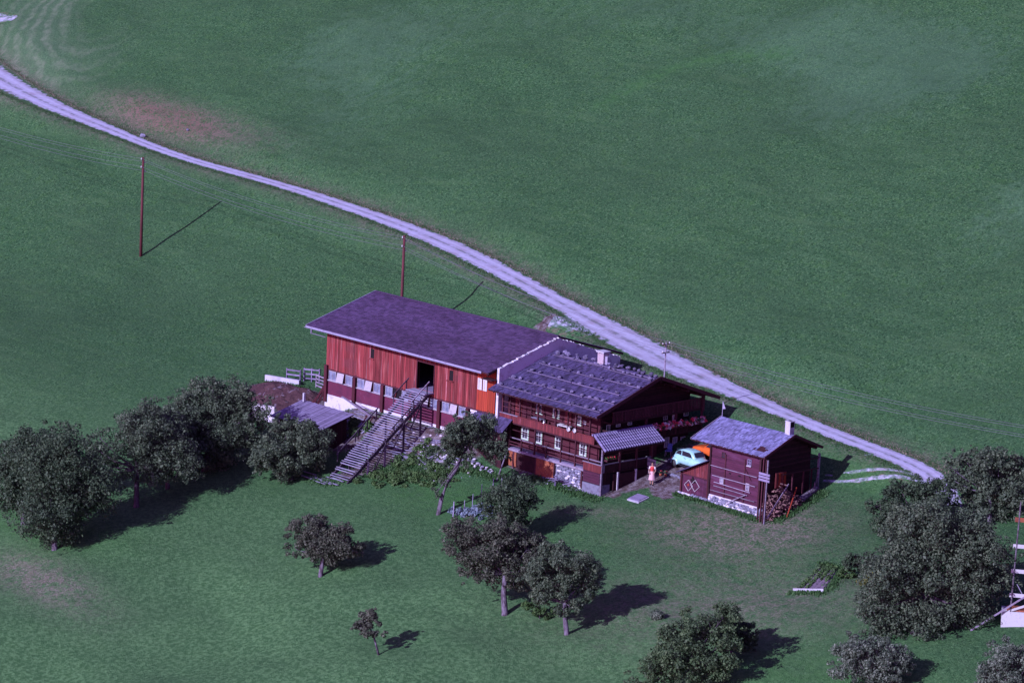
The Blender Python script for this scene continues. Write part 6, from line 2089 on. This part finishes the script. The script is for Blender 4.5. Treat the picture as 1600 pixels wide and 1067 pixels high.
for r_ in range(4):
    o_r = None
    lb = []
    for j in range(13):
        t = (j + .5) / 13
        if r_ >= 2 and j < 5: continue
        q = b0.lerp(b1, .15 + .23 * r_).lerp(b3.lerp(b2, .15 + .23 * r_), t)
        lb.append((q.x + random.uniform(-.06, .06), q.y + random.uniform(-.06, .06), gz(q.x, q.y) + .16, random.uniform(.1, .2)))
    leaves("vegetable_row", lf_fresh, bt, lb, 45 * len(lb), .11, 650 + r_, droop=-.2)["kind"] = "stuff"

# ------------------------------------------------------------------ scaffold at the right edge
sc_ = (PT['scaf'][0] + 1.75, PT['scaf'][1] - 2.40)
g = .58
sf = thing("scaffold", "tall frame of pale poles and boards at the right edge", "scaffold", (sc_[0], sc_[1], g))
X0, Y0_ = sc_[0], sc_[1]
def sp_(d, s=0.0): return (X0 + d * .70 - s * .7, Y0_ + d * .71 + s * .68)
for d in (0, 2.4):
    a = sp_(d)
    MB().tube([(a[0], a[1], g - .1), (a[0] + .1, a[1] + .1, g + 7.6)], [.06, .05], 7).build("pole", m_palebark, sf)
for k, z_ in enumerate((1.25, 2.9, 4.6, 6.4)):
    a, b_ = sp_(-.15), sp_(2.6)
    plank("board", m_paint if k < 3 else m_brick, sf, (a[0], a[1], g + z_), (b_[0], b_[1], g + z_ - .1), .05, .26 if k < 3 else .3)
a, b_ = sp_(-2.6, -.3), sp_(2.3)
plank("brace", m_railgrey, sf, (a[0], a[1], gz(*a)), (b_[0], b_[1], g + 2.2), .07, .1)
a, b_ = sp_(-.2), sp_(2.4)
plank("brace", m_paint, sf, (a[0], a[1], g + .1), (b_[0], b_[1], g + 1.1), .07, .14)
plank("brace", m_metal, sf, (*sp_(.3), g + 2.0), (*sp_(1.2), g + .5), .04, .05)
cc = PT['conc']
g = gz(cc[0], cc[1])
fw_ = thing("foundation_wall", "bright concrete foundation corner below the scaffold", "foundation", (cc[0], cc[1], g))
pz = [(cc[0], cc[1]), (cc[0] + 2.6, cc[1] + 2.2), (cc[0] + 1.6, cc[1] + 3.4), (cc[0] - .9, cc[1] + 1.1)]
MB().prism([(a, b_, g - .8) for a, b_ in pz], (0, 0, 1.9)).build("concrete", m_paint, fw_)
MB().prism([(a * .8 + .2 * (cc[0] + .8), b_ * .8 + .2 * (cc[1] + 1.7), g + 1.105) for a, b_ in pz], (0, 0, .1)).build("brick_course", m_brick, fw_)

# white boulder on the upper road verge and small stones on the bank
for i, (px_, py_, s_) in enumerate(((-98.2, 33.2, .7), (-93.5, 35.2, .4))):
    o = MB()
    tag(piece_o := bpy.data.objects.new("boulder", stone_mesh(m_stone)), ("pale boulder on the upper verge of the road" if i == 0 else "small pale rock in the bare reddish bank above the road"), "boulder")
    COL.objects.link(piece_o)
    piece_o.location = (px_, py_, gz(px_, py_) + s_ * .25)
    piece_o.scale = (s_ * 1.2, s_ * .8, s_ * .8)

# ------------------------------------------------------------------ grass tufts along verges, walls and on the near meadow
m_tuft = leaf_mat("grass tuft", (.050, .125, .042), (.100, .205, .075), (.060, .135, .048), .4)
m_dryt = leaf_mat("dry grass", (.27, .20, .17), (.42, .34, .28), (.24, .20, .15), .4)


def tufts(name, xy, mt, size, seed, label, hgt=1.0):
    r = np.random.default_rng(seed)
    n = len(xy)
    z = ground_z(xy[:, 0], xy[:, 1])
    base = np.c_[xy, z]
    a = r.uniform(0, 6.28, n)
    s = size * r.uniform(.5, 1.5, n)
    t = np.c_[np.cos(a), np.sin(a), np.zeros(n)] * (s * .35)[:, None]
    tip = base + np.c_[r.normal(0, .35, n) * s, r.normal(0, .35, n) * s, s * hgt]
    v = np.stack([base - t, base + t, tip], 1).reshape(-1, 3)
    o = link_mesh(name, fast_mesh(name, v, np.arange(3 * n).reshape(n, 3)), mt)
    return tag(o, label, "grass", None, "stuff")


C_, h_ = dense(PT['road_centre'], np.array(PT['road_half']) * 1.0, .04)
tg = np.gradient(C_, axis=0)
tg /= np.linalg.norm(tg, axis=1)[:, None]
nr = np.c_[-tg[:, 1], tg[:, 0]]
r = np.random.default_rng(3)
pts = []
for rep in range(7):
    sgn = r.choice([-1, 1], len(C_))
    off = h_ * r.uniform(.97, 1.04, len(C_)) + np.abs(r.normal(0, .4, len(C_)))
    pts.append(C_ + nr * (sgn * off)[:, None] + r.normal(0, .1, C_.shape))
tufts("verge_grass", np.vstack(pts), m_tuft, .09, 5, "tufts of grass along both verges of the road")
up_ = np.vstack([C_ + nr * (h_ * r.uniform(.95, 1.05, len(C_)) + np.abs(r.normal(0, .45, len(C_))))[:, None] for _ in range(3)])
tufts("dry_verge_grass", up_, m_dryt, .09, 6, "dry reddish grass along the road's upper bank")

# tufts and weeds where walls meet the ground
r = np.random.default_rng(12)


def along(a, b_, n, spread):
    t = r.random(n)
    return np.c_[a[0] + (b_[0] - a[0]) * t + r.normal(0, spread, n), a[1] + (b_[1] - a[1]) * t + r.normal(0, spread, n)]


foot = np.vstack([along((7.7, 3.95), (13.2, 3.85), 1500, .16), along((4.6, 3.95), (7.7, 3.95), 700, .14), along((-7.5, .55), (.3, .1), 1500, .3), along((-31.5, -.3), (-28.5, -.3), 900, .4),
                  along((-14.5, -1.3), (-9.5, -.9), 900, .35), along((-20, -8.2), (-22.5, -8.4), 500, .35), along((-19, -4.5), (-14.5, -3.0), 2600, .8), along((14.4, 4.2), (14.3, 9.8), 1200, .25),
                  along((23.8, -4.4), (26.3, -3.9), 500, .2), along((22.3, .5), (24.2, .4), 400, .25), along((26.4, -3.5), (24.4, .3), 500, .25), along((-42, 3.0), (-38, 3.4), 700, .4)])
tufts("foot_grass", foot, m_tuft, .16, 15, "taller grass growing against the walls and banks")
